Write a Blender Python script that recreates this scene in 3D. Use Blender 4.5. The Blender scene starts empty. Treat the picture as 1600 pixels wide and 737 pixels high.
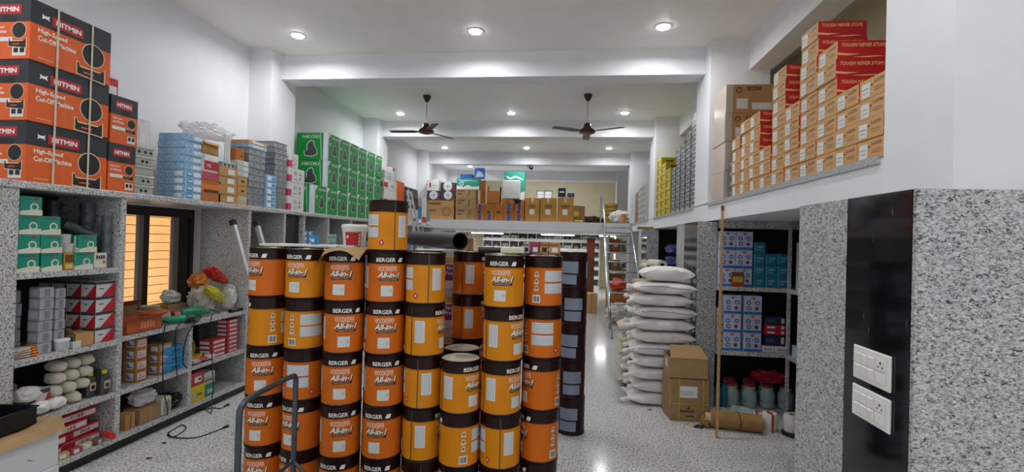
import bpy, math, random
from mathutils import Vector, Matrix, noise as mnoise
random.seed(7)
PI = math.pi
SC = bpy.context.scene
COL = SC.collection
# ------------------------------------------------------------------ camera
F_PX, YAW, PITCH, ROLL, CAM_H = 748.88, .115637, .0075395, .02694, 1.8
_fw = Vector((-math.sin(YAW)*math.cos(PITCH), math.cos(YAW)*math.cos(PITCH), math.sin(PITCH)))
_r0 = Vector((math.cos(YAW), math.sin(YAW), 0)); _u0 = _r0.cross(_fw)
_r = _r0*math.cos(ROLL)+_u0*math.sin(ROLL); _u = -_r0*math.sin(ROLL)+_u0*math.cos(ROLL)
CAMP = Vector((0, 0, CAM_H))
cam = bpy.data.cameras.new('camera'); cam_o = bpy.data.objects.new('camera', cam); COL.objects.link(cam_o)
cam.sensor_fit = 'HORIZONTAL'; cam.sensor_width = 36; cam.lens = F_PX/1600*36
cam.clip_start = .05; cam.clip_end = 200
m = Matrix((_r, _u, -_fw)).transposed().to_4x4(); m.translation = CAMP
cam_o.matrix_world = m
SC.camera = cam_o
# ------------------------------------------------------------------ view, world, sun
SC.view_settings.view_transform = 'Standard'; SC.view_settings.look = 'None'
SC.view_settings.gamma = 1; SC.view_settings.use_curve_mapping = False
SC.view_settings.exposure = 0.15
W = bpy.data.worlds.new('overcast_sky'); SC.world = W; W.use_nodes = True
W.node_tree.nodes['Background'].inputs[0].default_value = (.93, .96, 1, 1)
W.node_tree.nodes['Background'].inputs[1].default_value = .78
sun = bpy.data.lights.new('sun', 'SUN'); sun.energy = 7.0; sun.angle = .02; sun.color = (1, .9, .74)
sun_o = bpy.data.objects.new('sun', sun); COL.objects.link(sun_o)
sun_o.rotation_euler = Vector((-.48, .08, -.87)).to_track_quat('-Z', 'Y').to_euler()
LAMP_W = 15          # each ceiling downlight
# ------------------------------------------------------------------ pixel rays onto real planes
def at(x, y, X=None, Y=None, Z=None):
    d = _r*((x-800)/F_PX)+_u*((368.5-y)/F_PX)+_fw
    t = (X/d.x) if X is not None else (Y/d.y) if Y is not None else ((Z-CAM_H)/d.z)
    return CAMP+d*t
# ------------------------------------------------------------------ materials
def lin(c):
    if isinstance(c, str):
        c = [int(c[i:i+2], 16)/255 for i in (0, 2, 4)]
    return tuple((x/12.92 if x <= .04045 else ((x+.055)/1.055)**2.4) for x in c)+(1,)
_M = {}
def mat(hexc, rough=.6, metal=0, var=.06, bump=0., scale=30., spec=.5, key=None, emit=0):
    k = (hexc, rough, metal, var, bump, scale, emit, spec)
    if k in _M: return _M[k]
    m = bpy.data.materials.new(key or 'paint_'+hexc); m.use_nodes = True
    nt = m.node_tree; b = nt.nodes['Principled BSDF']
    c = lin(hexc)
    b.inputs['Roughness'].default_value = rough; b.inputs['Metallic'].default_value = metal
    b.inputs['Specular IOR Level'].default_value = spec
    if emit:
        b.inputs['Emission Color'].default_value = c; b.inputs['Emission Strength'].default_value = emit
    if var or bump:
        tc = nt.nodes.new('ShaderNodeTexCoord'); n = nt.nodes.new('ShaderNodeTexNoise')
        n.inputs['Scale'].default_value = scale; n.inputs['Detail'].default_value = 3
        nt.links.new(tc.outputs['Object'], n.inputs['Vector'])
        cr = nt.nodes.new('ShaderNodeValToRGB')
        cr.color_ramp.elements[0].position = .3; cr.color_ramp.elements[1].position = .7
        cr.color_ramp.elements[0].color = tuple(max(0, x*(1-var)) for x in c[:3])+(1,)
        cr.color_ramp.elements[1].color = tuple(min(1, x*(1+var)) for x in c[:3])+(1,)
        nt.links.new(n.outputs['Fac'], cr.inputs['Fac']); nt.links.new(cr.outputs['Color'], b.inputs['Base Color'])
        if bump:
            bp = nt.nodes.new('ShaderNodeBump'); bp.inputs['Strength'].default_value = bump; bp.inputs['Distance'].default_value = .004
            nt.links.new(n.outputs['Fac'], bp.inputs['Height']); nt.links.new(bp.outputs['Normal'], b.inputs['Normal'])
    else:
        b.inputs['Base Color'].default_value = c
    _M[k] = m
    return m
def granite(name, light, mid, dark, scale, rough, stretch=(1, 1, 1), warp=0., coat=0):
    m = bpy.data.materials.new(name); m.use_nodes = True; nt = m.node_tree; b = nt.nodes['Principled BSDF']
    g = nt.nodes.new('ShaderNodeNewGeometry'); mp = nt.nodes.new('ShaderNodeMapping'); mp.inputs['Scale'].default_value = stretch
    nt.links.new(g.outputs['Position'], mp.inputs['Vector'])
    a = nt.nodes.new('ShaderNodeTexNoise'); a.inputs['Scale'].default_value = scale; a.inputs['Detail'].default_value = 4; a.inputs['Roughness'].default_value = .65
    a.inputs['Distortion'].default_value = warp
    nt.links.new(mp.outputs['Vector'], a.inputs['Vector'])
    r = nt.nodes.new('ShaderNodeValToRGB'); e = r.color_ramp.elements
    e[0].position = .37; e[0].color = lin(dark); e[1].position = .60; e[1].color = lin(light)
    x = e.new(.45); x.color = lin(mid)
    nt.links.new(a.outputs['Fac'], r.inputs['Fac'])
    v = nt.nodes.new('ShaderNodeTexVoronoi'); v.inputs['Scale'].default_value = scale*1.7
    nt.links.new(mp.outputs['Vector'], v.inputs['Vector'])
    mx = nt.nodes.new('ShaderNodeMix'); mx.data_type = 'RGBA'; mx.blend_type = 'OVERLAY'; mx.inputs[0].default_value = .35
    nt.links.new(r.outputs['Color'], mx.inputs[6]); nt.links.new(v.outputs['Color'], mx.inputs[7])
    hs = nt.nodes.new('ShaderNodeHueSaturation'); hs.inputs['Saturation'].default_value = .12
    nt.links.new(mx.outputs[2], hs.inputs['Color'])
    nt.links.new(hs.outputs['Color'], b.inputs['Base Color'])
    b.inputs['Roughness'].default_value = rough
    return m
GRAN = granite('grey_granite', 'c9cbca', '9a9c9c', '35373a', 95, .32, (1, 1, .8), .6)
GRANF = granite('floor_granite', 'd6dbd6', 'aeb4b0', '4e5453', 62, .13, (1, 1, 1), .3)
GRANP = granite('pier_granite', 'bcc0bf', '8d9090', '141617', 60, .3, (.8, .8, 1.4), 1.3)
def black_stone():
    m = bpy.data.materials.new('black_granite'); m.use_nodes = True; nt = m.node_tree; b = nt.nodes['Principled BSDF']
    g = nt.nodes.new('ShaderNodeNewGeometry'); mp = nt.nodes.new('ShaderNodeMapping'); mp.inputs['Scale'].default_value = (1, 7, 1.6); mp.inputs['Rotation'].default_value = (.45, 0, 0)
    nt.links.new(g.outputs['Position'], mp.inputs['Vector'])
    n = nt.nodes.new('ShaderNodeTexNoise'); n.inputs['Scale'].default_value = 4.5; n.inputs['Detail'].default_value = 6
    nt.links.new(mp.outputs['Vector'], n.inputs['Vector'])
    r = nt.nodes.new('ShaderNodeValToRGB'); r.color_ramp.elements[0].position = .68; r.color_ramp.elements[0].color = (.006, .006, .007, 1)
    r.color_ramp.elements[1].position = .82; r.color_ramp.elements[1].color = (.13, .14, .15, 1)
    nt.links.new(n.outputs['Fac'], r.inputs['Fac']); nt.links.new(r.outputs['Color'], b.inputs['Base Color'])
    b.inputs['Roughness'].default_value = .08
    return m
BLACKST = black_stone()
def plaster(name, c, c2):
    m = bpy.data.materials.new(name); m.use_nodes = True; nt = m.node_tree; b = nt.nodes['Principled BSDF']
    g = nt.nodes.new('ShaderNodeNewGeometry'); n = nt.nodes.new('ShaderNodeTexNoise'); n.inputs['Scale'].default_value = 2.3; n.inputs['Detail'].default_value = 8; n.inputs['Roughness'].default_value = .62
    nt.links.new(g.outputs['Position'], n.inputs['Vector'])
    r = nt.nodes.new('ShaderNodeValToRGB'); r.color_ramp.elements[0].position = .3; r.color_ramp.elements[0].color = lin(c2)
    r.color_ramp.elements[1].position = .6; r.color_ramp.elements[1].color = lin(c)
    nt.links.new(n.outputs['Fac'], r.inputs['Fac']); nt.links.new(r.outputs['Color'], b.inputs['Base Color'])
    b.inputs['Roughness'].default_value = .55
    bp = nt.nodes.new('ShaderNodeBump'); bp.inputs['Strength'].default_value = .04; nt.links.new(n.outputs['Fac'], bp.inputs['Height']); nt.links.new(bp.outputs['Normal'], b.inputs['Normal'])
    return m
WHITE = plaster('white_wall_paint', 'e9eaee', 'e3e4e8')
CEIL = plaster('white_ceiling_paint', 'f3f2ee', 'eeede9')
CREAM = plaster('cream_wall_paint', 'ece3c2', 'e3d9b6')
def glassy(name, col=(1, 1, 1), rough=.02, alpha=.25):
    m = bpy.data.materials.new(name); m.use_nodes = True; nt = m.node_tree; b = nt.nodes['Principled BSDF']
    n = nt.nodes.new('ShaderNodeTexNoise'); n.inputs['Scale'].default_value = 12
    mr = nt.nodes.new('ShaderNodeMapRange'); mr.inputs[3].default_value = rough; mr.inputs[4].default_value = rough+.05
    nt.links.new(n.outputs['Fac'], mr.inputs[0]); nt.links.new(mr.outputs[0], b.inputs['Roughness'])
    b.inputs['Base Color'].default_value = tuple(col)+(1,); b.inputs['Alpha'].default_value = alpha
    return m
GLASS = glassy('window_glass', (.75, .8, .8), .02, .12)
CLEARPL = glassy('clear_plastic_film', (.9, .9, .91), .15, .5)
WRAP = glassy('stretch_wrap', (.86, .84, .82), .18, .34)
JARP = glassy('clear_jar_plastic', (.55, .68, .68), .08, .5)
DARKGL = glassy('tinted_glass', (.05, .04, .04), .05, .86)
def fineprint(name, paper, ink, scale):
    m = bpy.data.materials.new(name); m.use_nodes = True; nt = m.node_tree; b = nt.nodes['Principled BSDF']
    tc = nt.nodes.new('ShaderNodeTexCoord'); w = nt.nodes.new('ShaderNodeTexWave'); w.bands_direction = 'Z'; w.inputs['Scale'].default_value = scale
    w.inputs['Distortion'].default_value = .6; w.inputs['Detail Scale'].default_value = 6
    nt.links.new(tc.outputs['Object'], w.inputs['Vector'])
    r = nt.nodes.new('ShaderNodeValToRGB'); r.color_ramp.elements[0].position = .22; r.color_ramp.elements[0].color = lin(ink); r.color_ramp.elements[1].position = .5; r.color_ramp.elements[1].color = lin(paper)
    nt.links.new(w.outputs['Fac'], r.inputs['Fac']); nt.links.new(r.outputs['Color'], b.inputs['Base Color']); b.inputs['Roughness'].default_value = .5
    return m
FPW = fineprint('fine_print_paper', 'd9dadc', '9a9da3', 26)
FPG = fineprint('fine_print_grey_blue', '93a0b4', '6f7b90', 26)
FPL = fineprint('fine_print_sticker', 'e6e6e4', '9fa09f', 40)
def kraft(name, c): return mat(c, .8, 0, .09, .15, 14, key=name)
KRAFT = kraft('kraft_card', 'b98b57'); KRAFT2 = kraft('tan_card', 'c9a071'); KRAFT3 = kraft('orange_card', 'b06a2c'); KRAFT4 = kraft('grey_brown_card', '9c7c58')
KRAFTD = kraft('dark_card', '7d5a38')
# ------------------------------------------------------------------ text outlines
_T = {}
def text_geo(s, shear=0., bold=0.):
    k = (s, shear, bold)
    if k not in _T:
        cu = bpy.data.curves.new('lettering', 'FONT'); cu.body = s; cu.resolution_u = 2; cu.shear = shear; cu.offset = bold
        o = bpy.data.objects.new('lettering', cu); COL.objects.link(o)
        dg = bpy.context.evaluated_depsgraph_get(); dg.update()
        me = bpy.data.meshes.new_from_object(o.evaluated_get(dg))
        vs = [(v.co.x, v.co.y) for v in me.vertices]; fs = [tuple(p.vertices) for p in me.polygons]
        bpy.data.objects.remove(o); bpy.data.curves.remove(cu); bpy.data.meshes.remove(me)
        x0 = min(v[0] for v in vs); x1 = max(v[0] for v in vs); y0 = min(v[1] for v in vs); y1 = max(v[1] for v in vs)
        _T[k] = ([((x-x0)/(x1-x0), (y-y0)/(y1-y0)) for x, y in vs], fs)
    return _T[k]
# ------------------------------------------------------------------ geometry collector
class G:
    def __init__(s): s.v = []; s.f = []; s.m = []
    def add(s, vs, fs, mi=0):
        o = len(s.v); s.v += [tuple(v) for v in vs]
        for f in fs: s.f.append(tuple(i+o for i in f)); s.m.append(mi)
        return s
    def box(s, x0, x1, y0, y1, z0, z1, mi=0, bev=0):
        if x0 > x1: x0, x1 = x1, x0
        if y0 > y1: y0, y1 = y1, y0
        if bev:
            b = bev
            vs = []
            for z, i in ((z0, b), (z0+b, 0), (z1-b, 0), (z1, b)):
                vs += [(x0+i+b*(i == 0), y0+i, z), (x1-i-b*(i == 0), y0+i, z), (x1-i, y0+i+b*(i == 0), z), (x1-i, y1-i-b*(i == 0), z),
                       (x1-i-b*(i == 0), y1-i, z), (x0+i+b*(i == 0), y1-i, z), (x0+i, y1-i-b*(i == 0), z), (x0+i, y0+i+b*(i == 0), z)]
            fs = [tuple(range(7, -1, -1)), tuple(range(24, 32))]
            for k in range(3):
                for j in range(8): fs.append((k*8+j, k*8+(j+1) % 8, k*8+8+(j+1) % 8, k*8+8+j))
            return s.add(vs, fs, mi)
        return s.add([(x0, y0, z0), (x1, y0, z0), (x1, y1, z0), (x0, y1, z0), (x0, y0, z1), (x1, y0, z1), (x1, y1, z1), (x0, y1, z1)],
                     [(3, 2, 1, 0), (4, 5, 6, 7), (0, 1, 5, 4), (1, 2, 6, 5), (2, 3, 7, 6), (3, 0, 4, 7)], mi)
    def lathe(s, prof, n=24, mi=0, cx=0, cy=0, axis='z', cap=True):
        """prof: (r, z[, material])"""
        vs = []; fs = []; ms = []
        for p in prof:
            for k in range(n):
                a = 2*PI*k/n
                q = (p[0]*math.cos(a), p[0]*math.sin(a), p[1])
                if axis == 'x': q = (q[2], q[0], q[1])
                elif axis == 'y': q = (q[0], -q[2], q[1])
                vs.append((q[0]+cx, q[1]+cy, q[2]))
        o = len(s.v); s.v += vs
        for i in range(len(prof)-1):
            mm = prof[i][2] if len(prof[i]) > 2 else mi
            for k in range(n):
                s.f.append((o+i*n+k, o+i*n+(k+1) % n, o+(i+1)*n+(k+1) % n, o+(i+1)*n+k)); s.m.append(mm)
        if cap:
            s.f.append(tuple(o+k for k in range(n-1, -1, -1))); s.m.append(prof[0][2] if len(prof[0]) > 2 else mi)
            e = o+(len(prof)-1)*n
            s.f.append(tuple(e+k for k in range(n))); s.m.append(prof[-1][2] if len(prof[-1]) > 2 else mi)
        return s
    def tube(s, pts, r, n=8, mi=0, cap=True, rs=None):
        pts = [Vector(p) for p in pts]; N = len(pts)
        t0 = (pts[1]-pts[0]).normalized(); up = Vector((0, 0, 1)) if abs(t0.z) < .9 else Vector((1, 0, 0))
        a = t0.cross(up).normalized(); vs = []
        for i, p in enumerate(pts):
            t = (pts[min(i+1, N-1)]-pts[max(i-1, 0)]).normalized()
            a = (a-t*a.dot(t)).normalized(); b = t.cross(a)
            rr = rs[i] if rs else r
            for k in range(n):
                an = 2*PI*k/n; vs.append(p+a*(rr*math.cos(an))+b*(rr*math.sin(an)))
        fs = [(i*n+k, i*n+(k+1) % n, (i+1)*n+(k+1) % n, (i+1)*n+k) for i in range(N-1) for k in range(n)]
        if cap: fs += [tuple(range(n-1, -1, -1)), tuple(range((N-1)*n, N*n))]
        return s.add(vs, fs, mi)
    def bar(s, p, q, w, t, mi=0):
        """rectangular bar from p to q, w across (horizontal side), t thick"""
        p = Vector(p); q = Vector(q); d = (q-p).normalized(); up = Vector((0, 0, 1)) if abs(d.z) < .95 else Vector((0, 1, 0))
        a = d.cross(up).normalized()*w/2; b = a.cross(d).normalized()*t/2
        vs = [p-a-b, p+a-b, p+a+b, p-a+b, q-a-b, q+a-b, q+a+b, q-a+b]
        return s.add(vs, [(0, 1, 2, 3), (7, 6, 5, 4), (0, 4, 5, 1), (1, 5, 6, 2), (2, 6, 7, 3), (3, 7, 4, 0)], mi)
    def blob(s, cx, cy, cz, rx, ry, rz, n=14, k=10, mi=0, pw=.7, noise=.06, seed=0, flat=None, crumple=0.):
        """rounded lumpy form; pw < 1 squarer"""
        rd = random.Random(seed); ph = [rd.uniform(0, 6.28) for _ in range(6)]
        sg = lambda x: math.copysign(abs(x)**pw, x)
        vs = []
        for i in range(k+1):
            la = -PI/2+PI*i/k
            for j in range(n):
                lo = 2*PI*j/n
                d = 1+noise*(math.sin(3*lo+ph[0]+2*la)+math.sin(5*lo+ph[1]-3*la)+.7*math.sin(7*la+ph[2]+2*lo))
                x = sg(math.cos(la))*sg(math.cos(lo))*rx*d; y = sg(math.cos(la))*sg(math.sin(lo))*ry*d; z = sg(math.sin(la))*rz*d
                if crumple:
                    q = Vector((x/rx, y/ry, z/rz))*1.6+Vector((seed*3.1, seed*1.7, seed))
                    f = 1+crumple*(mnoise.noise(q)*1.2+abs(mnoise.noise(q*2.3))*1.3-.35+.5*mnoise.noise(q*5.1))
                    x *= f; y *= f; z *= min(f, 1.02) if z < 0 else f
                z = cz+z
                if flat is not None: z = max(z, flat)
                vs.append((cx+x, cy+y, z))
        fs = [(i*n+j, i*n+(j+1) % n, (i+1)*n+(j+1) % n, (i+1)*n+j) for i in range(k) for j in range(n)]
        return s.add(vs, fs, mi)
    def prism(s, pts, z0, z1, mi=0):
        n = len(pts)
        vs = [(x, y, z0) for x, y in pts]+[(x, y, z1) for x, y in pts]
        return s.add(vs, [tuple(range(n-1, -1, -1)), tuple(range(n, 2*n))]+[(k, (k+1) % n, n+(k+1) % n, n+k) for k in range(n)], mi)
    def mesh(s, name, mats, smooth=False):
        me = bpy.data.meshes.new(name); me.from_pydata(s.v, [], s.f)
        for m_ in (mats if isinstance(mats, (list, tuple)) else [mats]): me.materials.append(m_)
        me.polygons.foreach_set('material_index', s.m)
        if smooth:
            me.polygons.foreach_set('use_smooth', [True]*len(s.f))
            try: me.set_sharp_from_angle(angle=math.radians(42))
            except Exception: pass
        me.update(); return me
def link(name, data, parent=None, loc=(0, 0, 0), rz=0, rot=None):
    o = bpy.data.objects.new(name, data); COL.objects.link(o)
    o.location = loc; o.rotation_euler = rot if rot else (0, 0, rz)
    if parent: o.parent = parent
    return o
def part(name, g, mats, parent=None, smooth=False, loc=(0, 0, 0), rz=0, rot=None, label=None):
    o = link(name, g.mesh(name, mats, smooth), parent, loc, rz, rot)
    if label: o['label'] = label
    return o
def tag(o, label, cat, group=None):
    o['label'] = label; o['category'] = cat
    if group: o['group'] = group
    return o
def thing(name, label, cat, loc=(0, 0, 0), rz=0, group=None):
    return tag(link(name, None, None, loc, rz), label, cat, group)
def struct(name, g, mats, smooth=False):
    o = part(name, g, mats, None, smooth); o['kind'] = 'structure'; return o
def kids(o): return [c for c in COL.objects if c.parent == o]
_KC = {}
def clone(src, loc, rz=0, label=None, group=None, swap=None):
    if src.name not in _KC: _KC[src.name] = [(c, kids(c)) for c in kids(src)]
    r = src.copy(); COL.objects.link(r); r.location = loc; r.rotation_euler = (0, 0, rz)
    if label: r['label'] = label
    if group: r['group'] = group
    for ch, gs in _KC[src.name]:
        c = ch.copy(); COL.objects.link(c); c.parent = r
        for g_ in gs:
            d = g_.copy(); COL.objects.link(d); d.parent = c
    return r
ORD = ['lowest', 'second from bottom', 'third from bottom', 'fourth from bottom', 'fifth from bottom', 'sixth from bottom', 'seventh from bottom', 'eighth from bottom', 'ninth from bottom', 'tenth from bottom', 'eleventh from bottom', 'twelfth from bottom']
def lev(i, n):
    return 'topmost' if i == n-1 and n > 1 else ORD[i]
# ------------------------------------------------------------------ printed cartons
def face_frame(face, w, d, h):
    # local box: x -w/2..w/2, y -d/2..d/2, z 0..h ; returns origin(lower left), U, V, N, width, height
    if face == 'F': return Vector((-w/2, -d/2, 0)), Vector((1, 0, 0)), Vector((0, 0, 1)), Vector((0, -1, 0)), w, h
    if face == 'B': return Vector((w/2, d/2, 0)), Vector((-1, 0, 0)), Vector((0, 0, 1)), Vector((0, 1, 0)), w, h
    if face == 'R': return Vector((w/2, -d/2, 0)), Vector((0, 1, 0)), Vector((0, 0, 1)), Vector((1, 0, 0)), d, h
    if face == 'L': return Vector((-w/2, d/2, 0)), Vector((0, -1, 0)), Vector((0, 0, 1)), Vector((-1, 0, 0)), d, h
    return Vector((-w/2, -d/2, h)), Vector((1, 0, 0)), Vector((0, 1, 0)), Vector((0, 0, 1)), w, d
BLURRED = {'EIFCO', 'WALL BOX', 'TAPE', 'TUFF', 'COMPACT', 'POWER', 'CERA', 'CPVC', 'FRAGILE', 'EXHAUST FAN', 'CEILING', 'Standard', 'H'}
def prints(els, w, d, h, off=.0012):
    g = G(); mats = []
    def mi(m_):
        if m_ not in mats: mats.append(m_)
        return mats.index(m_)
    for k, e in enumerate(els):
        O, U, V, N, fw, fh = face_frame(e[1], w, d, h); n = N*(off+.0005*k)
        P = lambda u, v: O+U*(u*fw)+V*(v*fh)+n
        if e[0] == 'r': g.add([P(e[2], e[3]), P(e[4], e[3]), P(e[4], e[5]), P(e[2], e[5])], [(0, 1, 2, 3)], mi(e[6]))
        elif e[0] == 't' and e[2] in BLURRED:      # too small to read in the photo: broken strokes of ink
            n_ = len(e[2])
            for q in range(n_):
                u0 = e[3]+(e[5]-e[3])*q/n_; u1 = u0+(e[5]-e[3])/n_*.72; v1 = e[6]-(e[6]-e[4])*(.18 if q % 3 == 1 else 0)
                g.add([P(u0, e[4]), P(u1, e[4]), P(u1, v1), P(u0, v1)], [(0, 1, 2, 3)], mi(e[7]))
        elif e[0] == 't':
            vs, fs = text_geo(e[2], e[8] if len(e) > 8 else 0, e[9] if len(e) > 9 else 0)
            g.add([P(e[3]+(e[5]-e[3])*a, e[4]+(e[6]-e[4])*b) for a, b in vs], fs, mi(e[7]))
        elif e[0] == 'p': g.add([P(u, v) for u, v in e[2]], [tuple(range(len(e[2])))], mi(e[3]))
        elif e[0] == 'c':
            cu, cv, r = e[2], e[3], e[4]
            g.add([P(cu+r*math.cos(t*PI/9), cv+r*fw/fh*math.sin(t*PI/9)) for t in range(18)], [tuple(range(18))], mi(e[5]))
    return g, mats
def carton(name, label, cat, size, loc, rz=0, body=KRAFT, parts=None, group=None, bev=.004, tape=None, bands=None, plabel=None):
    """size (w,d,h) ; parts {part name: [elements]} ; bands [(z fraction, material)...] from the bottom"""
    w, d, h = size
    g = G(); mats = [body]
    if bands:
        mats = [b[1] for b in bands]; z = 0
        for i, b in enumerate(bands):
            z1 = b[0]*h; g.box(-w/2, w/2, -d/2, d/2, z, z1, i); z = z1
    else: g.box(-w/2, w/2, -d/2, d/2, 0, h, 0, bev)
    o = part(name, g, mats, None, False, loc, rz); tag(o, label, cat, group)
    for pn, els in (parts or {}).items():
        gg, mm = prints(els, w, d, h); part(pn, gg, mm, o)
    if tape:
        gg, mm = prints([('r', 'F', .44, 0, .56, 1, tape), ('r', 'T', .44, 0, .56, 1, tape)], w, d, h); part('tape', gg, mm, o)
    return o
# ================================================================== structure
XW, XR = -4.17, 2.75           # side walls
ZC = 4.18                      # ceiling
ZS = 2.10                      # top of the left stone shelf
ZL = 2.285                     # top of the right ledge and mezzanine
YB = 19.5
# floor and its slabs
g = G().box(XW-.3, 6, -3.5, YB+.2, -.12, -.012, 0)
floor = struct('floor', g, mat('6d7270', .5, key='floor_joint'))
tw, tl = 1.3, .8
tm = None
xs = [XW+.0+tw*i for i in range(6)]; ys = [-1.6+tl*i for i in range(27)]
gt = G().box(.0012, tw-.0012, .0012, tl-.0012, -.012, 0)
tmesh = gt.mesh('tile', GRANF)
for yy in ys:
    for xx in xs: link('tile', tmesh, floor, (xx, yy, 0))
struct('ceiling', G().box(XW-.3, 5.2, -3, YB+.2, ZC, ZC+.15), CEIL)
# left wall with window opening
WY0, WY1, WZ0, WZ1 = 3.53, 5.02, .93, 2.04
g = G().box(XW-.25, XW, -3, WY0, 0, ZC).box(XW-.25, XW, WY1, YB, 0, ZC).box(XW-.25, XW, WY0, WY1, 0, WZ0).box(XW-.25, XW, WY0, WY1, WZ1, ZC)
struct('wall_left', g, WHITE)
struct('wall_right', G().box(XR, XR+.2, 2.66, YB, 0, ZC), CREAM)
a = at(838, 297, Y=YB); b = at(863, 318, Y=YB)
bx0, bx1, bz0, bz1 = a.x, b.x, 2.75, a.z
g = G().box(XW-.25, bx0, YB, YB+.2, 0, ZC).box(bx1, XR+.2, YB, YB+.2, 0, ZC).box(bx0, bx1, YB, YB+.2, 0, bz0).box(bx0, bx1, YB, YB+.2, bz1, ZC)
struct('wall_back', g, CREAM)
w2 = struct('window_2', G().box(bx0, bx0+.05, YB-.02, YB+.05, bz0, bz1).box(bx1-.05, bx1, YB-.02, YB+.05, bz0, bz1).box(bx0, bx1, YB-.02, YB+.05, bz1-.05, bz1).box(bx0, bx1, YB-.02, YB+.05, bz0, bz0+.05).box((bx0+bx1)/2-.03, (bx0+bx1)/2+.03, YB-.02, YB+.05, bz0, bz1), mat('c9c6bd'))
for k in range(5):
    z = bz0+.09+k*(bz1-bz0)/5.3
    part('grille_bar', G().box(bx0, bx1, YB+.08, YB+.1, z, z+.018), mat('8f8d86'), w2)
for s in (0, 1):
    part('pane', G().box(bx0+.05+s*(bx1-bx0)/2-.02*s, (bx0+bx1)/2-.03+s*((bx1-bx0)/2-.02), YB+.01, YB+.016, bz0+.05, bz1-.05), GLASS, w2)
# front wall to the right of the piers (white above, stone below) and pillars
struct('wall_front', G().box(1.6, 5.2, 2.21, 2.66, 2.06, ZC), WHITE)
struct('trim_1', G().box(2.03, 2.28, 2.66, YB, 3.83, ZC), WHITE)          # long beam on the right
for i, y in enumerate((6.0, 9.52, 13.0, 16.42)):
    struct('trim_%d' % (i+2), G().box(XW, 2.03, y, y+.3, 3.86, ZC), WHITE)
for i, y in enumerate((5.78, 9.27, 12.77, 16.3)):
    z0 = 2.055 if i > 1 else 0
    struct('trim_%d' % (i+6), G().box(XW, -3.86, y, y+.56, 0, ZC), WHITE)
    struct('trim_%d' % (i+10), G().box(1.6, 2.26, y, y+.58, ZL if i < 2 else 0, ZC), WHITE)
# right slab with its stone edge strip
g = G().box(1.6, XR, 2.66, 12.45, 2.075, 2.27)
struct('trim_20', g, WHITE)
g = G()
for y0, y1 in ((2.68, 5.74), (6.4, 9.22), (9.9, 12.45)): g.box(1.585, XR, y0, y1, 2.245, ZL)
struct('trim_21', g, granite('ledge_stone', 'a9adb2', '8f9399', '70747a', 120, .4))
# mezzanine
struct('mezzanine_slab', G().box(XW, XR, 12.45, YB, 2.055, ZL+.005), WHITE)
# right piers, stone clad (grey | black | grey)
def pier(name, y0, y1, yb0, yb1, x1, label):
    o = struct(name, G().box(1.475, x1, y0+.02, y1, 0, 2.055), mat('8a8c8c'))
    part('stone_panel', G().box(1.45, x1, y0, y0+.02, 0, 2.06, 0), GRANP, o)
    part('stone_panel', G().box(1.45, 1.475, y0+.0205, yb0, 0, 2.06), GRANP, o) if yb0 > y0+.04 else None
    part('black_panel', G().box(1.449, 1.475, yb0+.003, yb1-.0015, 0, 2.06), BLACKST, o, label='polished black stone panel')
    part('stone_panel', G().box(1.45, 1.475, yb1+.001, y1, 0, 2.06), GRANP, o)
    return o
pier('pier_near', 2.19, 3.21, 2.2105, 2.69, 5.2, '')
pier('pier_middle', 5.58, 6.62, 5.602, 6.2, 1.66, '')
pier('pier_far', 9.05, 10.1, 9.072, 9.7, 1.66, '')
# black stone behind the right alcoves
struct('alcove_back', G().box(XR-.02, XR, 3.22, 12.4, 0, 2.07), mat('2b2c2d', .4, key='dark_stone_back'))
struct('trim_22', G().box(1.7, XR-.02, 6.3, 6.6, 0, 2.07).box(1.7, XR-.02, 9.8, 10.05, 0, 2.07), mat('3a3b3c', .4))
# ------------------------------------------------------------------ left window
fm = mat('1d1512', .35, 0, .05, key='dark_brown_aluminium')
w1 = struct('window_1', G().box(-4.36, -4.24, WY0, WY0+.5, WZ0+.001, WZ1).box(-4.36, -4.24, WY1-.05, WY1, WZ0+.001, WZ1).box(-4.36, -4.24, WY0+.5, WY1-.05, 1.945, WZ1).box(-4.36, -4.24, WY0+.5, WY1-.05, WZ0+.001, WZ0+.06), fm)
ym0 = at(217, 400, X=-4.3).y; ym1 = at(226, 400, X=-4.3).y; ye = at(271, 400, X=-4.3).y; yf = at(283, 400, X=-4.3).y
part('mullion', G().box(-4.345, -4.255, ym0, ym1, WZ0+.06, 1.945), fm, w1)
part('sash_stile', G().box(-4.345, -4.245, ye, yf, WZ0+.06, 1.945), fm, w1)
part('pane', G().box(-4.303, -4.297, WY0+.5, ym0, WZ0+.06, 1.945), GLASS, w1)
part('pane', G().box(-4.303, -4.297, ym1, ye, WZ0+.06, 1.945), GLASS, w1)
part('tinted_pane', G().box(-4.275, -4.265, yf, WY1-.05, WZ0+.06, 1.945), DARKGL, w1)
# sunlit boarded wall outside that window
nb = struct('neighbour_wall', G().box(-7.3, -7.06, 2, 14, -.5, 4.0), mat('8a5a33'))
pm = mat('d9a86c', .7, 0, .1, 0, 3, key='tan_board'); 
bmesh_ = G().box(-.03, .03, 0, 11.9, .006, .139).mesh('board', pm)
for k in range(26): link('board', bmesh_, nb, (-7.03, 2.05, -.3+.145*k))
part('corner_post', G().box(-7.0, -6.9, 7.72, 7.95, -.5, 3.9), mat('e8c79a', .7), nb)
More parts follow.
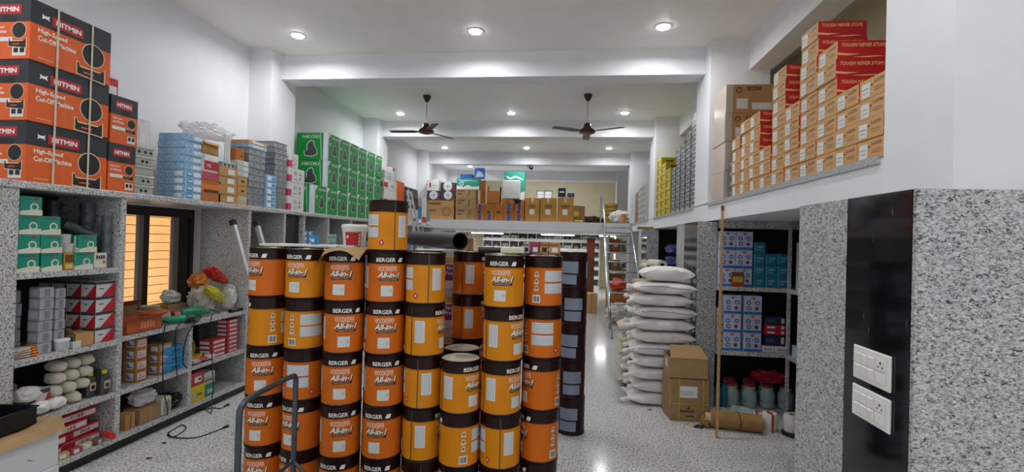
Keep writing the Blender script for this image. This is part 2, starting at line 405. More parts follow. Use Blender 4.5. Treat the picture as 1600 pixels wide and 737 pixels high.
# ------------------------------------------------------------------ left stone shelf
XF = -3.58
sh = thing('stone_wall_shelf', 'long built-in grey granite shelf with open bays along the left wall', 'shelf')
part('top_slab', G().box(XW+.002, XF+.02, 1.2, 12.44, 2.05, ZS, 0, .006), GRAN, sh)
part('end_pillar', G().box(XW+.002, XF, 2.05, 2.75, 0, 2.049), GRAN, sh)
PT = [3.475, 5.03, 5.705, 6.16, 6.83, 7.6, 8.4, 9.2, 10.0, 10.8, 11.6, 12.38]
for y in PT: part('partition', G().box(XW+.002, XF, y, y+.045, .12, 2.049), GRAN, sh)
part('partition', G().box(XW+.002, XF, 4.22, 4.262, .12, .885), GRAN, sh)
part('plinth', G().box(XW+.002, XF-.03, 2.75, 12.42, 0, .079), mat('0c0c0d', .25, key='black_plinth'), sh)
part('plank', G().box(XW+.002, XF+.004, 2.75, 12.44, .08, .12), GRAN, sh)
def plank(y0, y1, z): part('plank', G().box(XW+.002, XF+.003, y0+.001, y1-.001, z-.04, z), GRAN, sh)
for z in (1.49, .91, .49): plank(2.75, 3.475, z)
plank(3.52, 5.03, .925); plank(3.52, 4.22, .49); plank(4.262, 5.03, .49)
for i in range(1, len(PT)-1):
    for z in (.49, .925, 1.47): plank(PT[i]+.045, PT[i+1], z)
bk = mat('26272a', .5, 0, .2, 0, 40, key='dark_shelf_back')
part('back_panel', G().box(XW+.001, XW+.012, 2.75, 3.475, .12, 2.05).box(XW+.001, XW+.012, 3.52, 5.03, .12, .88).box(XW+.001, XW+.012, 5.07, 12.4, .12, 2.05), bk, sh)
# dark door panel closing one opening
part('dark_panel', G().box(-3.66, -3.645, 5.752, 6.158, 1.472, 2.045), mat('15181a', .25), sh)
# ------------------------------------------------------------------ ceiling lights
ring = mat('f2f2f2', .4, 0, 0, key='lamp_trim'); glow = mat('ffffff', .5, 0, 0, emit=24, key='lit_diffuser')
def downlight(x, y, z, label, lit=True):
    t = thing('ceiling_downlight', label, 'ceiling light', (x, y, z), 0, 'round ceiling downlights')
    part('trim_ring', G().lathe([(.088, 0), (.088, -.006), (.084, -.009), (.067, -.009), (.066, -.003)], 28, cap=False), ring, t, True)
    part('diffuser', G().lathe([(.066, -.004), (.065, -.02), (.05, -.027), (.001, -.029)], 28, cap=False), glow, t, True)
    if lit:
        l = bpy.data.lights.new('lamp_light', 'AREA'); l.shape = 'DISK'; l.size = .13; l.energy = LAMP_W; l.spread = math.radians(169); l.color = (.97, .985, 1)
        lo = link('lamp_light', l, t, (0, 0, -.045))
    return t
rows = ['nearest row', 'row between the first two cross beams', 'row in front of the mezzanine']
for r_, (y, nm) in enumerate(zip((5.38, 8.92, 12.3), rows)):
    for x, s in ((-3.27, 'left'), (-1.11, 'middle'), (.98, 'right')):
        downlight(x, y, ZC, 'round white ceiling downlight, %s one of the %s' % (s, nm))
for x, s in ((-3.27, 'left'), (-1.11, 'middle'), (.98, 'right')):
    downlight(x, 1.9, ZC, 'round white ceiling downlight, %s one above the camera' % s)
downlight(-3.24, 15.45, ZC, 'small bright downlight on the ceiling above the mezzanine')
def tube_light(x, y, z, L, label, watt=30, grp='tube lights under the mezzanine'):
    t = thing('tube_light', label, 'tube light', (x, y, z), 0, grp)
    part('batten', G().box(-L/2, L/2, -.025, .025, -.035, 0, 0, .004), ring, t)
    part('lamp_tube', G().lathe([(.013, -L/2+.02), (.013, L/2-.02)], 10, axis='x').__class__().tube([(-L/2+.02, 0, -.05), (L/2-.02, 0, -.05)], .013, 10), mat('ffffff', .5, 0, 0, emit=6, key='lit_tube'), t)
    l = bpy.data.lights.new('lamp_light', 'AREA'); l.shape = 'RECTANGLE'; l.size = L; l.size_y = .05; l.energy = watt
    link('lamp_light', l, t, (0, 0, -.07))
tube_light(-2.9, 17.2, 2.055, 1.2, 'lit tube light under the mezzanine behind the black roll')
tube_light(-.35, 17.0, 2.055, 1.2, 'lit tube light under the mezzanine above the white rack')
tube_light(1.5, 16.5, 2.055, .9, 'lit tube light under the mezzanine behind the steel ladder')
tube_light(-1.0, 16.9, ZC, 1.0, 'lit tube light on the ceiling behind the last beam above the mezzanine', 26, 'upper tube light')
# ------------------------------------------------------------------ ceiling fans
def fan(x, y, rz, label):
    t = thing('ceiling_fan', label, 'fan', (x, y, ZC), rz, 'brown ceiling fans')
    br = mat('5a2f28', .3, .3, .08, key='brown_enamel'); bl = mat('4a2822', .35, .2, .1, key='fan_blade_brown')
    part('canopy', G().lathe([(.028, 0), (.068, -.004), (.066, -.03), (.045, -.075), (.02, -.11), (.014, -.112)], 20), mat('2c1512', .35), t, True)
    part('down_rod', G().lathe([(.0095, -.1), (.0095, -.5)], 10), mat('b9aaa6', .3, .4), t, True)
    part('motor', G().lathe([(.016, -.46), (.05, -.475), (.058, -.52), (.075, -.55), (.12, -.575), (.135, -.6), (.125, -.625), (.06, -.645), (.03, -.65)], 26), br, t, True)
    for k in range(3):
        a = 2*PI*k/3
        gb = G(); vs = []
        for u, wd, tw_ in ((.13, .03, .14), (.2, .055, .13), (.24, .06, .12), (.42, .06, .11), (.60, .056, .1), (.625, .045, .1)):
            for sgn, zz in ((-1, .003), (1, .003), (1, -.003), (-1, -.003)):
                vs.append((u, sgn*wd, -.605+zz+sgn*wd*tw_))
        gb.add(vs, [(i*4+j, i*4+(j+1) % 4, i*4+4+(j+1) % 4, i*4+4+j) for i in range(5) for j in range(4)]+[(3, 2, 1, 0), (20, 21, 22, 23)])
        part('blade', gb, bl, t, rz=a)
fan(-2.41, 7.82, math.radians(60), 'brown three-blade ceiling fan on the left, over the green cartons')
fan(.27, 7.82, math.radians(-30), 'brown three-blade ceiling fan on the right, near the yellow cartons')
# security camera under the third beam
t = thing('security_camera', 'small black and white security camera under the third beam', 'camera', at(828, 259, Y=13.15))
part('mount', G().box(-.09, .06, -.04, .04, 0, .05, 0, .01), mat('dddddd'), t)
part('camera_body', G().lathe([(.0, .0), (.05, .01), (.055, .14), (.04, .15)], 14, axis='y'), mat('1a1a1c', .3), t, True, (.04, .03, -.03))
t.location.z = 3.86-.05
# ------------------------------------------------------------------ switch plates on the black panel
sw = mat('ecebe6', .25, 0, 0, key='switch_white'); sw2 = mat('dcdbd6', .25, 0, 0, key='switch_rocker')
def plate(px, label):
    a = at(px[0], px[1], X=1.447); b = at(px[2], px[3], X=1.447); c = at(px[4], px[5], X=1.447)
    y0, y1 = min(a.y, b.y), max(a.y, b.y); hh = abs(a.z-c.z); w = y1-y0
    t = thing('switch_plate', label, 'switch', (1.4485, (y0+y1)/2, c.z), -PI/2, 'switch plates on the black stone')
    part('cover_plate', G().box(-w/2, w/2, -.012, 0, 0, hh, 0, .004), sw, t)
    for r in (0, 1):
        zb = hh*(.16+.36*r); zh = hh*.3
        part('module_frame', G().box(-w*.42, w*.42, -.014, -.012, zb-.004, zb+zh+.004), sw2, t)
        for k in range(3):
            u = -w*.40+k*w*.18
            gg = G(); vs = [(u, -.016, zb), (u+w*.15, -.016, zb), (u+w*.15, -.021, zb+zh*.9), (u, -.021, zb+zh*.9), (u, -.012, zb), (u+w*.15, -.012, zb), (u+w*.15, -.012, zb+zh), (u, -.012, zb+zh)]
            gg.add(vs, [(0, 1, 2, 3), (0, 4, 5, 1), (1, 5, 6, 2), (2, 6, 7, 3), (3, 7, 4, 0)]); part('rocker', gg, sw, t)
        part('socket', G().box(w*.17, w*.40, -.016, -.012, zb, zb+zh, 0, .001), sw, t)
        if r: part('socket_pin_hole', G().box(w*.26, w*.30, -.0165, -.0155, zb+zh*.55, zb+zh*.8).box(w*.21, w*.24, -.0165, -.0155, zb+zh*.2, zb+zh*.4).box(w*.32, w*.35, -.0165, -.0155, zb+zh*.2, zb+zh*.4), mat('3a3a3a'), t)
plate((1337, 537, 1395, 552, 1337, 588), 'upper white switch plate on the black stone panel')
plate((1335, 597, 1394, 617, 1335, 645), 'lower white switch plate on the black stone panel')
# ================================================================== drums
DH, DR = .34, .1325
def wrap(R, a0, pts):      # (u metres along arc, z) -> cylinder
    return [(R*math.sin(a0+u/R), -R*math.cos(a0+u/R), z) for u, z in pts]
def arc_rect(g, R, a_0, a_1, z0, z1, mi, n=None):
    n = n or max(1, int(abs(a_1-a_0)/9)); vs = []
    for i in range(n+1):
        a = math.radians(a_0+(a_1-a_0)*i/n)
        vs += [(R*math.sin(a), -R*math.cos(a), z0), (R*math.sin(a), -R*math.cos(a), z1)]
    g.add(vs, [(2*i, 2*i+2, 2*i+3, 2*i+1) for i in range(n)], mi)
def arc_text(g, R, s, adeg, w, z0, z1, mi, shear=0, bold=0, dx=0, dz=0):
    vs, fs = text_geo(s, shear, bold)
    g.add(wrap(R, math.radians(adeg), [((u-.5)*w+dx, z0+(z1-z0)*v+dz) for u, v in vs]), fs, mi)
def arc_poly(g, R, adeg, pts, mi):
    g.add(wrap(R, math.radians(adeg), pts), [tuple(range(len(pts)))], mi)
ivory = mat('e7e4dc', .4, 0, 0, key='ivory_ink'); black = mat('16120f', .4, 0, 0, key='black_ink'); pink = mat('f0d3c0', .4, 0, 0, key='pale_pink_ink')
redink = mat('b8272c', .4, 0, 0, key='red_ink'); seamm = mat('5d4a38', .35, .5, 0, key='seam_metal'); tin = mat('c9c4b2', .35, .25, .06, key='tin_lid')
brown = mat('200c08', .3, 0, .12, 0, 8, spec=.25, key='dark_brown_enamel')
def drum(kind):
    body = mat({'orange': 'cb6615', 'amber': 'd28310'}.get(kind, '2b1418'), .36, 0, .05, 0, 7, spec=.22, key=kind+'_enamel')
    t = thing('paint_drum', 'x', 'paint drum')
    R, H = DR, DH-.001
    if kind == 'maroon':
        g = G().lathe([(R-.006, 0, 0), (R, .003, 0), (R, .010, 0), (R-.003, .013, 0), (R-.003, H-.012, 0), (R, H-.009, 0), (R, H-.002, 0), (R-.004, H, 0), (R-.006, H-.008, 0)], 36)
        part('body', g, [body], t, True)
    else:
        g = G().lathe([(R-.006, 0, 0), (R, .003, 0), (R, .010, 0), (R-.003, .013, 1), (R-.003, H*.745, 2), (R-.003, H*.752, 1), (R-.003, H*.765, 0), (R-.003, H-.012, 0), (R, H-.009, 0), (R, H-.002, 0), (R-.004, H, 0), (R-.006, H-.008, 0)], 36)
        part('body', g, [brown, body, mat('6b3a1c', .4)], t, True)
    lid = part('lid', G().lathe([(R-.006, H-.009), (R-.012, H-.004), (R-.02, H-.004), (R-.024, H-.008), (.05, H-.007), (.002, H-.007)], 36, cap=False), tin, t, True)
    part('pour_cap', G().lathe([(.024, H-.008), (.024, H+.0), (.02, H+.002)], 18, cx=-.03, cy=.05), tin, lid, True)
    r1 = R-.0018
    if kind == 'maroon':
        g = G(); arc_rect(g, r1, -70, 8, H*.42, H*.74, 0); arc_rect(g, r1, -70, 2, H*.12, H*.38, 0); part('instruction_panel', g, [FPG], t)
        g = G(); arc_rect(g, r1, 50, 85, H*.3, H*.74, 0); part('side_strip', g, [FPG], t)
        g = G(); arc_rect(g, r1+.0004, 24, 26, .012, H-.012, 0, 1); part('seam', g, [mat('4a2a2a', .3, .3)], t)
        return t
    g = G(); arc_text(g, r1, 'BERGER', -8, .128, H*.80, H*.88, 0, 0, .02)
    for k in range(3):                       # leaf mark of three strokes
        arc_poly(g, r1, 28, [(.0+.009*k, H*.80), (.013+.009*k, H*.80), (.022+.008*k, H*.88), (.012+.009*k, H*.88), (.004+.009*k, H*.84)], 0)
    part('brand_lettering', g, [ivory], t)
    g = G(); arc_text(g, r1, 'WOODKEEPER', -2, .128, H*.622, H*.72, 0, 0, .012)
    part('name_lettering', g, [pink], t)
    g = G(); arc_text(g, r1, 'All-in-1', 2, .152, H*.495, H*.605, 1, .32, .05, .004, -.003); arc_text(g, r1+.0005, 'All-in-1', 2, .148, H*.497, H*.605, 0, .32, .03)
    part('title_lettering', g, [ivory, black], t)
    g = G(); z0, z1 = H*.435, H*.475
    pts0 = [(-.065+.13*i/6, z0) for i in range(7)]; pts1 = [(.069-.13*i/6, z1) for i in range(7)]
    for i in range(6):
        arc_poly(g, r1, 3, [pts0[i], pts0[i+1], pts1[5-i], pts1[6-i]], 0)
    arc_text(g, r1+.0005, 'Multipurpose Thinner', 3, .105, z0+.003, z1-.003, 1)
    part('title_strip', g, [black, ivory], t)
    g = G(); arc_rect(g, r1, -20, 14, H*.14, H*.345, 0); arc_rect(g, r1+.0004, 5, 11, H*.22, H*.28, 1); part('sticker', g, [FPL, mat('c8b5a8', .5)], t)
    # instruction panels, diamond
    for zz in ((.50, .71), (.27, .47)):
        g = G(); arc_rect(g, r1, 140, 206, H*zz[0], H*zz[1], 0); part('instruction_panel', g, [FPW], t)
    g = G(); arc_poly(g, r1, 216, [(0, H*.10), (.019, H*.17), (0, H*.24), (-.019, H*.17)], 0); arc_poly(g, r1+.0005, 216, [(-.004, H*.15), (.004, H*.15), (.006, H*.175), (0, H*.20), (-.006, H*.175)], 1)
    part('hazard_diamond', g, [redink, ivory], t)
    g = G(); arc_rect(g, r1, 264, 293, H*.28, H*.70, 0)
    for k in range(5): arc_rect(g, r1+.0004, 267+5*k, 268.6+5*k, H*.30, H*.68, 1, 1)
    part('side_strip', g, [mat('d4d5d6', .5, 0, 0), mat('a8abb0', .5, 0, 0)], t)
    g = G(); arc_rect(g, r1+.0006, 251.6, 254.4, .012, H-.012, 0, 1); part('seam', g, [seamm], t)
    for k, z in enumerate((.60, .46, .33)):
        g = G()
        pts = [(.013*math.cos(q*PI/5), H*z+.016+.016*math.sin(q*PI/5)) for q in range(10)]
        arc_poly(g, r1, 116, pts, 0)
        arc_poly(g, r1+.0004, 116, [(-.018, H*z-.006), (.018, H*z-.002), (.017, H*z+.006), (-.017, H*z+.008)], 0)
        arc_poly(g, r1+.0008, 116, [(-.006, H*z+.008), (.005, H*z+.01), (.006, H*z+.02), (-.004, H*z+.022)], 1)
        part('pictogram', g, [mat('cfc6b4', .5, 0, 0), black], t)
    g = G(); arc_rect(g, r1, 104, 128, H*.09, H*.24, 0)
    for k in range(7): arc_rect(g, r1+.0005, 106+3.0*k, 107.2+3.0*k+(k % 3)*.5, H*.11, H*.22, 1, 1)
    part('barcode', g, [ivory, black], t)
    return t
PROTO = {k: drum(k) for k in ('orange', 'amber', 'maroon')}
USED = {}
def put_drum(kind, fx, fy, level, phi, label):
    d = Vector((fx, fy)); n = d.normalized(); c = d+n*DR
    a0 = math.atan2(-c.x, c.y); rz = a0+math.radians(phi)
    rd = random.Random(hash((round(fx, 2), level)) & 255)
    jx, jy = rd.uniform(-.004, .004), rd.uniform(-.003, .003)
    loc = (c.x+jx, c.y+jy, level*DH)
    grp = {'orange': 'orange thinner drums', 'amber': 'amber thinner drums', 'maroon': 'maroon drums'}[kind]
    p = PROTO[kind]
    if kind not in USED:
        USED[kind] = 1; p.location = loc; p.rotation_euler = (0, 0, rz); p['label'] = label; p['group'] = grp; _KC.pop(p.name, None); return p
    return clone(p, loc, rz, label, grp)
for p in PROTO.values(): _KC[p.name] = [(c, kids(c)) for c in kids(p)]
STK = [
 ('o', -2.014, 3.065, [-26, -26, -14, -105, -52], 'leftmost front stack'),
 ('o', -1.733, 3.035, [-60, -41, 167, -153, -31], 'stack behind the trolley handle'),
 ('o', -1.437, 2.99, [-28, 0, -4, 2, -15], 'stack under the brown paper'),
 ('o', -1.164, 3.015, [-18, -20, 0, 0, 5, 126], 'tallest stack'),
 ('a', -.907, 3.03, [107, 76, 90, 67, 115], 'stack right of the tallest'),
 ('a', -.650, 2.985, [-60, -103, 45], 'short front stack of three'),
 ('a', -.392, 3.005, [-30, 107, 52, 52, -8], 'stack right of the short one'),
 ('o', -.153, 3.14, [-80, -70, -55, -172, -135], 'rightmost orange stack'),
 ('o', -.735, 3.60, [83, 83, 83, 83, 83], 'stack in the gap'),
 ('o', -.705, 3.265, [20, 40, 60], 'trio behind the short stack'),
 ('o', -2.19, 3.34, [0, 0, 0, 0, 0], 'rear stack behind the leftmost'),
 ('o', -1.90, 3.32, [0, 0, 0, 0, 0], 'rear stack under the white boards'),
 ('o', -1.60, 3.285, [0, 0, 0, 0, 0], 'rear stack left of the bucket'),
 ('o', -1.295, 3.31, [0, 0, 0, 0, 0], 'rear stack under the bucket'),
 ('o', -1.01, 3.33, [0, 0, 0, 0, 0], 'rear stack under the white sheet'),
 ('o', -.44, 3.30, [0, 0, 0, 0, 0], 'rear stack under the cream bar'),
 ('o', -.165, 3.44, [0, 0, 0, 0, 0], 'rear stack under the small cartons'),
]
AMB = {(1, 3), (1, 4), (0, 3), (3, 5), (2, 9)}
for si, (k, x, y, phis, nm) in enumerate(STK):
    for lv, ph in enumerate(phis):
        kd = 'amber' if (k == 'a' or (si, lv) in AMB) else 'orange'
        if k == 'a' and lv in (0,) and si == 4: kd = 'amber'
        put_drum(kd, x, y, lv, ph, '%s drum with brown band, %s in the %s' % (kd, lev(lv, len(phis)), nm))
for lv, ph in enumerate((-5, 12, -10, 8, -15)):
    put_drum('maroon', .066, 4.475, lv, ph+25, 'dark maroon drum with grey-blue panels, %s in the maroon stack' % lev(lv, 5))
# ================================================================== goods on top of the left shelf
def LB(x0, x1, yt, zb, d, X=-3.6, dy=15):
    y0 = at(x0, yt+dy, X=X).y; y1 = at(x1, yt+dy, X=X).y; z = at((x0+x1)/2, yt, X=X).z
    return (y1-y0-.003, d, max(.02, z-zb-.001)), (X-d/2, (y0+y1)/2, zb+.0005)
def RB(x0, x1, yt, zb, d, X, dy=15):
    y0 = at(x0, yt+dy, X=X).y; y1 = at(x1, yt+dy, X=X).y; z = at((x0+x1)/2, yt, X=X).z
    return (abs(y1-y0)-.003, d, max(.02, z-zb-.001)), (X+d/2, (y0+y1)/2, zb+.0005)
def FB(x0, x1, yt, zb, d, Y, dy=10):
    a = at(x0, yt+dy, Y=Y); b = at(x1, yt+dy, Y=Y); z = at((x0+x1)/2, yt, Y=Y).z
    return (b.x-a.x-.003, d, max(.02, z-zb-.001)), ((a.x+b.x)/2, Y+d/2, zb+.0005)
RZL, RZR = PI/2, -PI/2
wink = mat('f4f2ee', .5, 0, 0, key='white_ink'); bink = mat('17181b', .5, 0, 0, key='dark_ink'); oro = mat('dc5f22', .5, 0, .05, key='orange_card_print'); anth = mat('2b2f35', .5, 0, .08, key='anthracite_card_print')
redb = mat('b3202b', .5, 0, .04, key='red_print'); cream_i = mat('e9c9a0', .5, 0, 0, key='cream_ink'); paper = mat('dcdcd9', .6, 0, .02, key='paper_label')
def machine_outline(f, cu, cv, s, k):
    els = [('p', f, [(cu+(-.19+.38*i/16)*s if False else cu+.185*s*math.cos(i*PI/8), cv+.185*s*k*math.sin(i*PI/8)) for i in range(16)], cream_i)]
    els += [('p', f, [(cu-.26*s, cv-.16*s*k), (cu-.22*s, cv-.16*s*k), (cu-.20*s, cv-.22*s*k), (cu+.12*s, cv-.22*s*k), (cu+.2*s, cv-.16*s*k), (cu+.2*s, cv-.40*s*k), (cu-.26*s, cv-.36*s*k)], cream_i)]
    els += [('p', f, [(cu+.17*s*math.cos(i*PI/8), cv+.17*s*k*math.sin(i*PI/8)) for i in range(16)], bink)]
    els += [('p', f, [(cu-.245*s, cv-.175*s*k), (cu-.225*s, cv-.175*s*k), (cu-.205*s, cv-.24*s*k), (cu+.1*s, cv-.24*s*k), (cu+.18*s, cv-.18*s*k), (cu+.18*s, cv-.38*s*k), (cu-.245*s, cv-.345*s*k)], bink)]
    els += [('r', f, cu-.15*s, cv-.315*s*k, cu+.02*s, cv-.29*s*k, oro)]
    return els
def bone(f, u, v, s, k):
    return [('p', f, [(u, v), (u+.3*s, v+.12*s*k), (u+.7*s, v+.12*s*k), (u+s, v), (u+.9*s, v+.25*s*k), (u+s, v+.5*s*k), (u+.7*s, v+.38*s*k), (u+.3*s, v+.38*s*k), (u, v+.5*s*k), (u+.1*s, v+.25*s*k)], wink)]
def long_face(f, k):
    return {'logo': bone(f, .12, .73, .09, k*1.4)+[('r', f, .24, .67, .62, .845, redb), ('t', f, 'HITMIN', .28, .715, .59, .80, wink, 0, .03)],
            'lettering': [('t', f, 'High-Speed', .085, .47, .42, .565, wink, 0, .02), ('t', f, 'Cut-Off Machine', .085, .355, .53, .44, wink, 0, .02), ('r', f, .09, .06, .26, .07, cream_i)],
            'picture': machine_outline(f, .76, .44, .85, k)}
def end_face(f, k):
    return {'end_logo': [('r', f, .16, .74, .80, .90, redb), ('t', f, 'HITMIN', .22, .78, .74, .86, wink, 0, .03)],
            'hand_hole': [('p', f, [(.38, .64), (.44, .61), (.66, .61), (.72, .64), (.72, .69), (.66, .71), (.44, .71), (.38, .69)], bink)],
            'end_lettering': [('t', f, 'High-Speed', .06, .50, .42, .55, wink, 0, .02), ('t', f, 'Cut-Off Machine', .06, .43, .48, .48, wink, 0, .02), ('r', f, .05, .29, .62, .36, paper)],
            'end_picture': machine_outline(f, .76, .47, .9, k),
            'marks': [('r', f, .62, .05, .92, .2, paper), ('r', f, .65, .1, .75, .18, bink), ('r', f, .79, .1, .89, .18, bink)]}
def machine_box(size, loc, rz, label, faces, strap=True, grp='cut-off machine cartons'):
    w, d, h = size; pr = {}
    for f in faces:
        fw = w if f in 'FB' else d
        pr.update(long_face(f, fw/h) if fw > .42 else end_face(f, fw/h))
    o = carton('machine_carton', label, 'box', size, loc, rz, None, pr, grp, bands=[(.61, oro), (1, anth)])
    if strap:
        st = mat('cfc4ae', .5, 0, .05, key='cream_strap')
        for u in (.30, .73):
            x = -w/2+u*w
            part('strap', G().box(x-.007, x+.007, -d/2-.009, -d/2-.0085, 0, h).box(x-.007, x+.007, -d/2-.009, d/2, h, h+.0008), st, o)
    return o
for i in range(3):
    j = (0, .006, .012)[i]
    machine_box((.56, .34, .403), (-3.752+j*1.5, 3.058-j, ZS+.0005+i*.405), RZL, 'orange and black machine carton with white straps, %s in its stack' % ['lowest', 'middle one', 'topmost'][i], 'FL')
for i in range(2):
    machine_box((.235, .5, .378), (-3.832, 3.470+.008*i, ZS+.0005+i*.38), RZL, 'orange and black machine carton seen end on, %s' % ['lower one', 'upper one'][i], 'F', False)
carton('red_carton', 'red and white carton on top of the end-on machine carton', 'box', (.14, .2, .16), (-3.80, 3.46, ZS+.762), RZL, mat('c5303c', .5), {'label': [('r', 'F', .1, .12, .9, .6, wink)]})
# grey wall boxes
gp = mat('a9aba6', .45, 0, .05, key='grey_plastic'); hole = mat('151515', .6, 0, 0)
Y0 = at(209, 290, X=-3.6).y
def junction(label, loc, holes, rz=RZL, size=(.2, .22, .082)):
    w, d, h = size
    t = thing('junction_box', label, 'junction box', loc, rz, 'grey plastic junction boxes')
    part('body', G().box(-w/2, w/2, -d/2, d/2, 0, h*.72, 0, .006), gp, t)
    part('lid', G().box(-w/2-.004, w/2+.004, -d/2-.004, d/2+.004, h*.72, h-.001, 0, .005), mat('b9bbb6', .4, 0, .05), t)
    for u in holes: part('knockout', G().lathe([(.012, 0), (.012, .004)], 12, axis='y').mesh and G().lathe([(.013, -.002), (.013, .002)], 14, axis='y'), hole, t, loc=(u*w, -d/2, h*.4))
hs = [(-.1, .12), (-.05, .2), (), (-.1, .1), (-.25, .05, .32)]
for i in range(5):
    junction('grey plastic junction box, %s in the stack beside the machine cartons' % lev(i, 5), (-3.73+.006*(i % 2), Y0+.11, ZS+.0005+i*.0825), hs[i])
carton('striped_carton', 'white and blue carton standing on the grey junction boxes', 'box', (.17, .2, .235), (-3.74, Y0+.10, ZS+.0005+5*.0825), RZL, mat('d8d6dc', .5), {'print': [('r', 'L', .0, .05, 1, .52, mat('4a4d9c', .5)), ('r', 'F', .04, .1, .9, .9, mat('e2dfe2', .5)), ('r', 'F', .12, .2, .16, .8, mat('a9a6b4', .5)), ('r', 'F', .3, .2, .34, .7, mat('b9b6c4', .5))]})
# light-blue printed cartons
def bluewave():
    m = bpy.data.materials.new('light_blue_print'); m.use_nodes = True; nt = m.node_tree; b = nt.nodes['Principled BSDF']
    tc = nt.nodes.new('ShaderNodeTexCoord'); mp = nt.nodes.new('ShaderNodeMapping'); mp.inputs['Rotation'].default_value = (.7, .6, .8); v = nt.nodes.new('ShaderNodeTexBrick')
    nt.links.new(tc.outputs['Object'], mp.inputs['Vector']); nt.links.new(mp.outputs['Vector'], v.inputs['Vector'])
    v.inputs['Scale'].default_value = 26; v.inputs['Color1'].default_value = lin('e4edf4'); v.inputs['Color2'].default_value = lin('9fc3de'); v.inputs['Mortar'].default_value = lin('5b9cc9'); v.inputs['Mortar Size'].default_value = .06
    nt.links.new(v.outputs['Color'], b.inputs['Base Color']); b.inputs['Roughness'].default_value = .45
    return m
BLUEW = bluewave()
y0 = at(289, 300, X=-3.6).y; y1 = at(315, 300, X=-3.6).y; zt = at(289, 206, X=-3.6).z
nL = 9; hL = (zt-ZS)/nL
bl1 = mat('4f95c6', .45, 0, .05); bl2 = mat('dfe9f0', .45, 0, .03)
for i in range(nL):
    carton('blue_printed_carton', 'light blue and white printed flat carton, %s in its tall stack' % lev(i, nL), 'box', (y1-y0-.004, .3, hL-.0015), (-3.75+random.uniform(-.005, .005), (y0+y1)/2+random.uniform(-.004, .004), ZS+.0005+i*hL), RZL, BLUEW,
           {'label': [('r', 'F', .1, .15, .45, .85, bl1), ('r', 'F', .5, .2, .95, .8, bl2), ('r', 'L', .62, .2, .9, .8, bl2), ('t', 'F', 'WALL BOX', .14, .4, .42, .65, wink)] if i < 4 else {} and None} if i < 4 else {'label': [('r', 'F', .45, .25, .95, .75, bl2)]}, 'light blue cartons on the left shelf')
# small cartons and packs beside them
s, l = LB(314, 345, 281, ZS, .2); carton('tool_carton', 'brown carton with an orange picture band next to the light blue stack', 'box', s, l, RZL, KRAFT3, {'print': [('r', 'F', 0, .45, 1, .78, mat('d9761f', .5)), ('r', 'F', .12, .42, .9, .55, mat('3a3632', .5))]})
zt1 = l[2]+s[2]; s, l = LB(315, 341.5, 241, zt1, .2); carton('red_white_carton', 'red and white carton under the open carton of red packets', 'box', s, l, RZL, mat('c9c4c4', .5), {'print': [('r', 'F', .15, .38, 1, .72, redb), ('r', 'F', .15, .76, .98, .97, wink), ('t', 'F', 'MG', .3, .48, .55, .62, wink), ('r', 'F', 0, 0, 1, .3, mat('b04a5a', .5)), ('r', 'L', .2, .1, .8, .3, redb)]})
zt2 = l[2]+s[2]; s, l = LB(315, 341.5, 222, zt2, .2)
t = thing('open_carton', 'open brown carton holding red packets on the left shelf', 'box', l, RZL)
w, d, h = s
part('carton_body', G().box(-w/2, w/2, -d/2, -d/2+.004, 0, h).box(-w/2, w/2, d/2-.004, d/2, 0, h).box(-w/2, -w/2+.004, -d/2, d/2, 0, h).box(w/2-.004, w/2, -d/2, d/2, 0, h).box(-w/2, w/2, -d/2, d/2, 0, .004), KRAFT, t)
part('flap', G().add([(-w/2, -d/2, h), (w/2, -d/2, h), (w/2-.01, -d/2-.04, h-.03), (-w/2+.01, -d/2-.04, h-.03)], [(0, 1, 2, 3)]), KRAFT, t)
for k in range(4):
    o = part('red_packet', G().box(-.02, .02, -.05, .05, 0, .12, 0, .012), mat('b8313a', .3), None, False, (l[0]+.02, l[1]-.072+.048*k, l[2]+.01+.004*(k % 2)), RZL+.1*(k-1.5))
    tag(o, 'small red packet in the open brown carton, %s' % ['first from the left', 'second from the left', 'third from the left', 'last on the right'][k], 'packet', 'red packets')
# labelled small brown cartons
s, l = LB(342, 371, 262, ZS, .16); hh = s[2]/4
c0 = None
for i in range(4):
    carton('small_carton', 'small brown carton with white label, %s of the four' % ['lowest', 'second', 'third', 'topmost'][i], 'box', (s[0], s[1], hh-.001), (l[0]+.004*(i % 2), l[1], ZS+.0005+i*hh), RZL, KRAFT, {'label': [('r', 'F', .45, .25, .82, .85, paper)]}, 'small brown cartons')
junction('grey junction box with three holes on the small brown cartons', (l[0], l[1]+.01, ZS+.001+4*hh), (-.3, 0, .3), RZL, (.2, .15, .06))
zj = ZS+.001+4*hh+.06
s2, l2 = LB(371, 387, 276, ZS, .15); hh = s2[2]/3
for i in range(3):
    carton('small_carton', 'little brown carton next to the grey metal boxes, %s' % ['lowest', 'middle', 'top'][i], 'box', (s2[0], s2[1], hh-.001), (l2[0], l2[1], ZS+.0005+i*hh), RZL, KRAFT if i else KRAFT2, {'label': [('r', 'F', .2, .5, .9, .95, mat('a9b7b9', .5))] if i == 0 else [('r', 'F', .35, .4, .65, .6, bink)]}, 'small brown cartons')
for i in range(3):
    carton('pale_carton', 'pale grey flat carton, %s of three above the little brown cartons' % ['lowest', 'middle', 'top'][i], 'box', (s2[0]+.02, .15, .058), (l2[0], l2[1]+.0, ZS+.0015+3*hh+i*.0585), RZL, mat('b9c0bd', .5), {'label': [('r', 'F', .55, .2, .95, .8, paper)]}, 'pale flat cartons')
zp = ZS+.002+3*hh+3*.0585
carton('upright_carton', 'small upright brown carton with open flap at the top of the row', 'box', (.13, .1, .13), (l2[0], l2[1]-.02, zp), RZL, KRAFT3, {'print': [('r', 'F', .55, .3, .75, .45, bink)]})
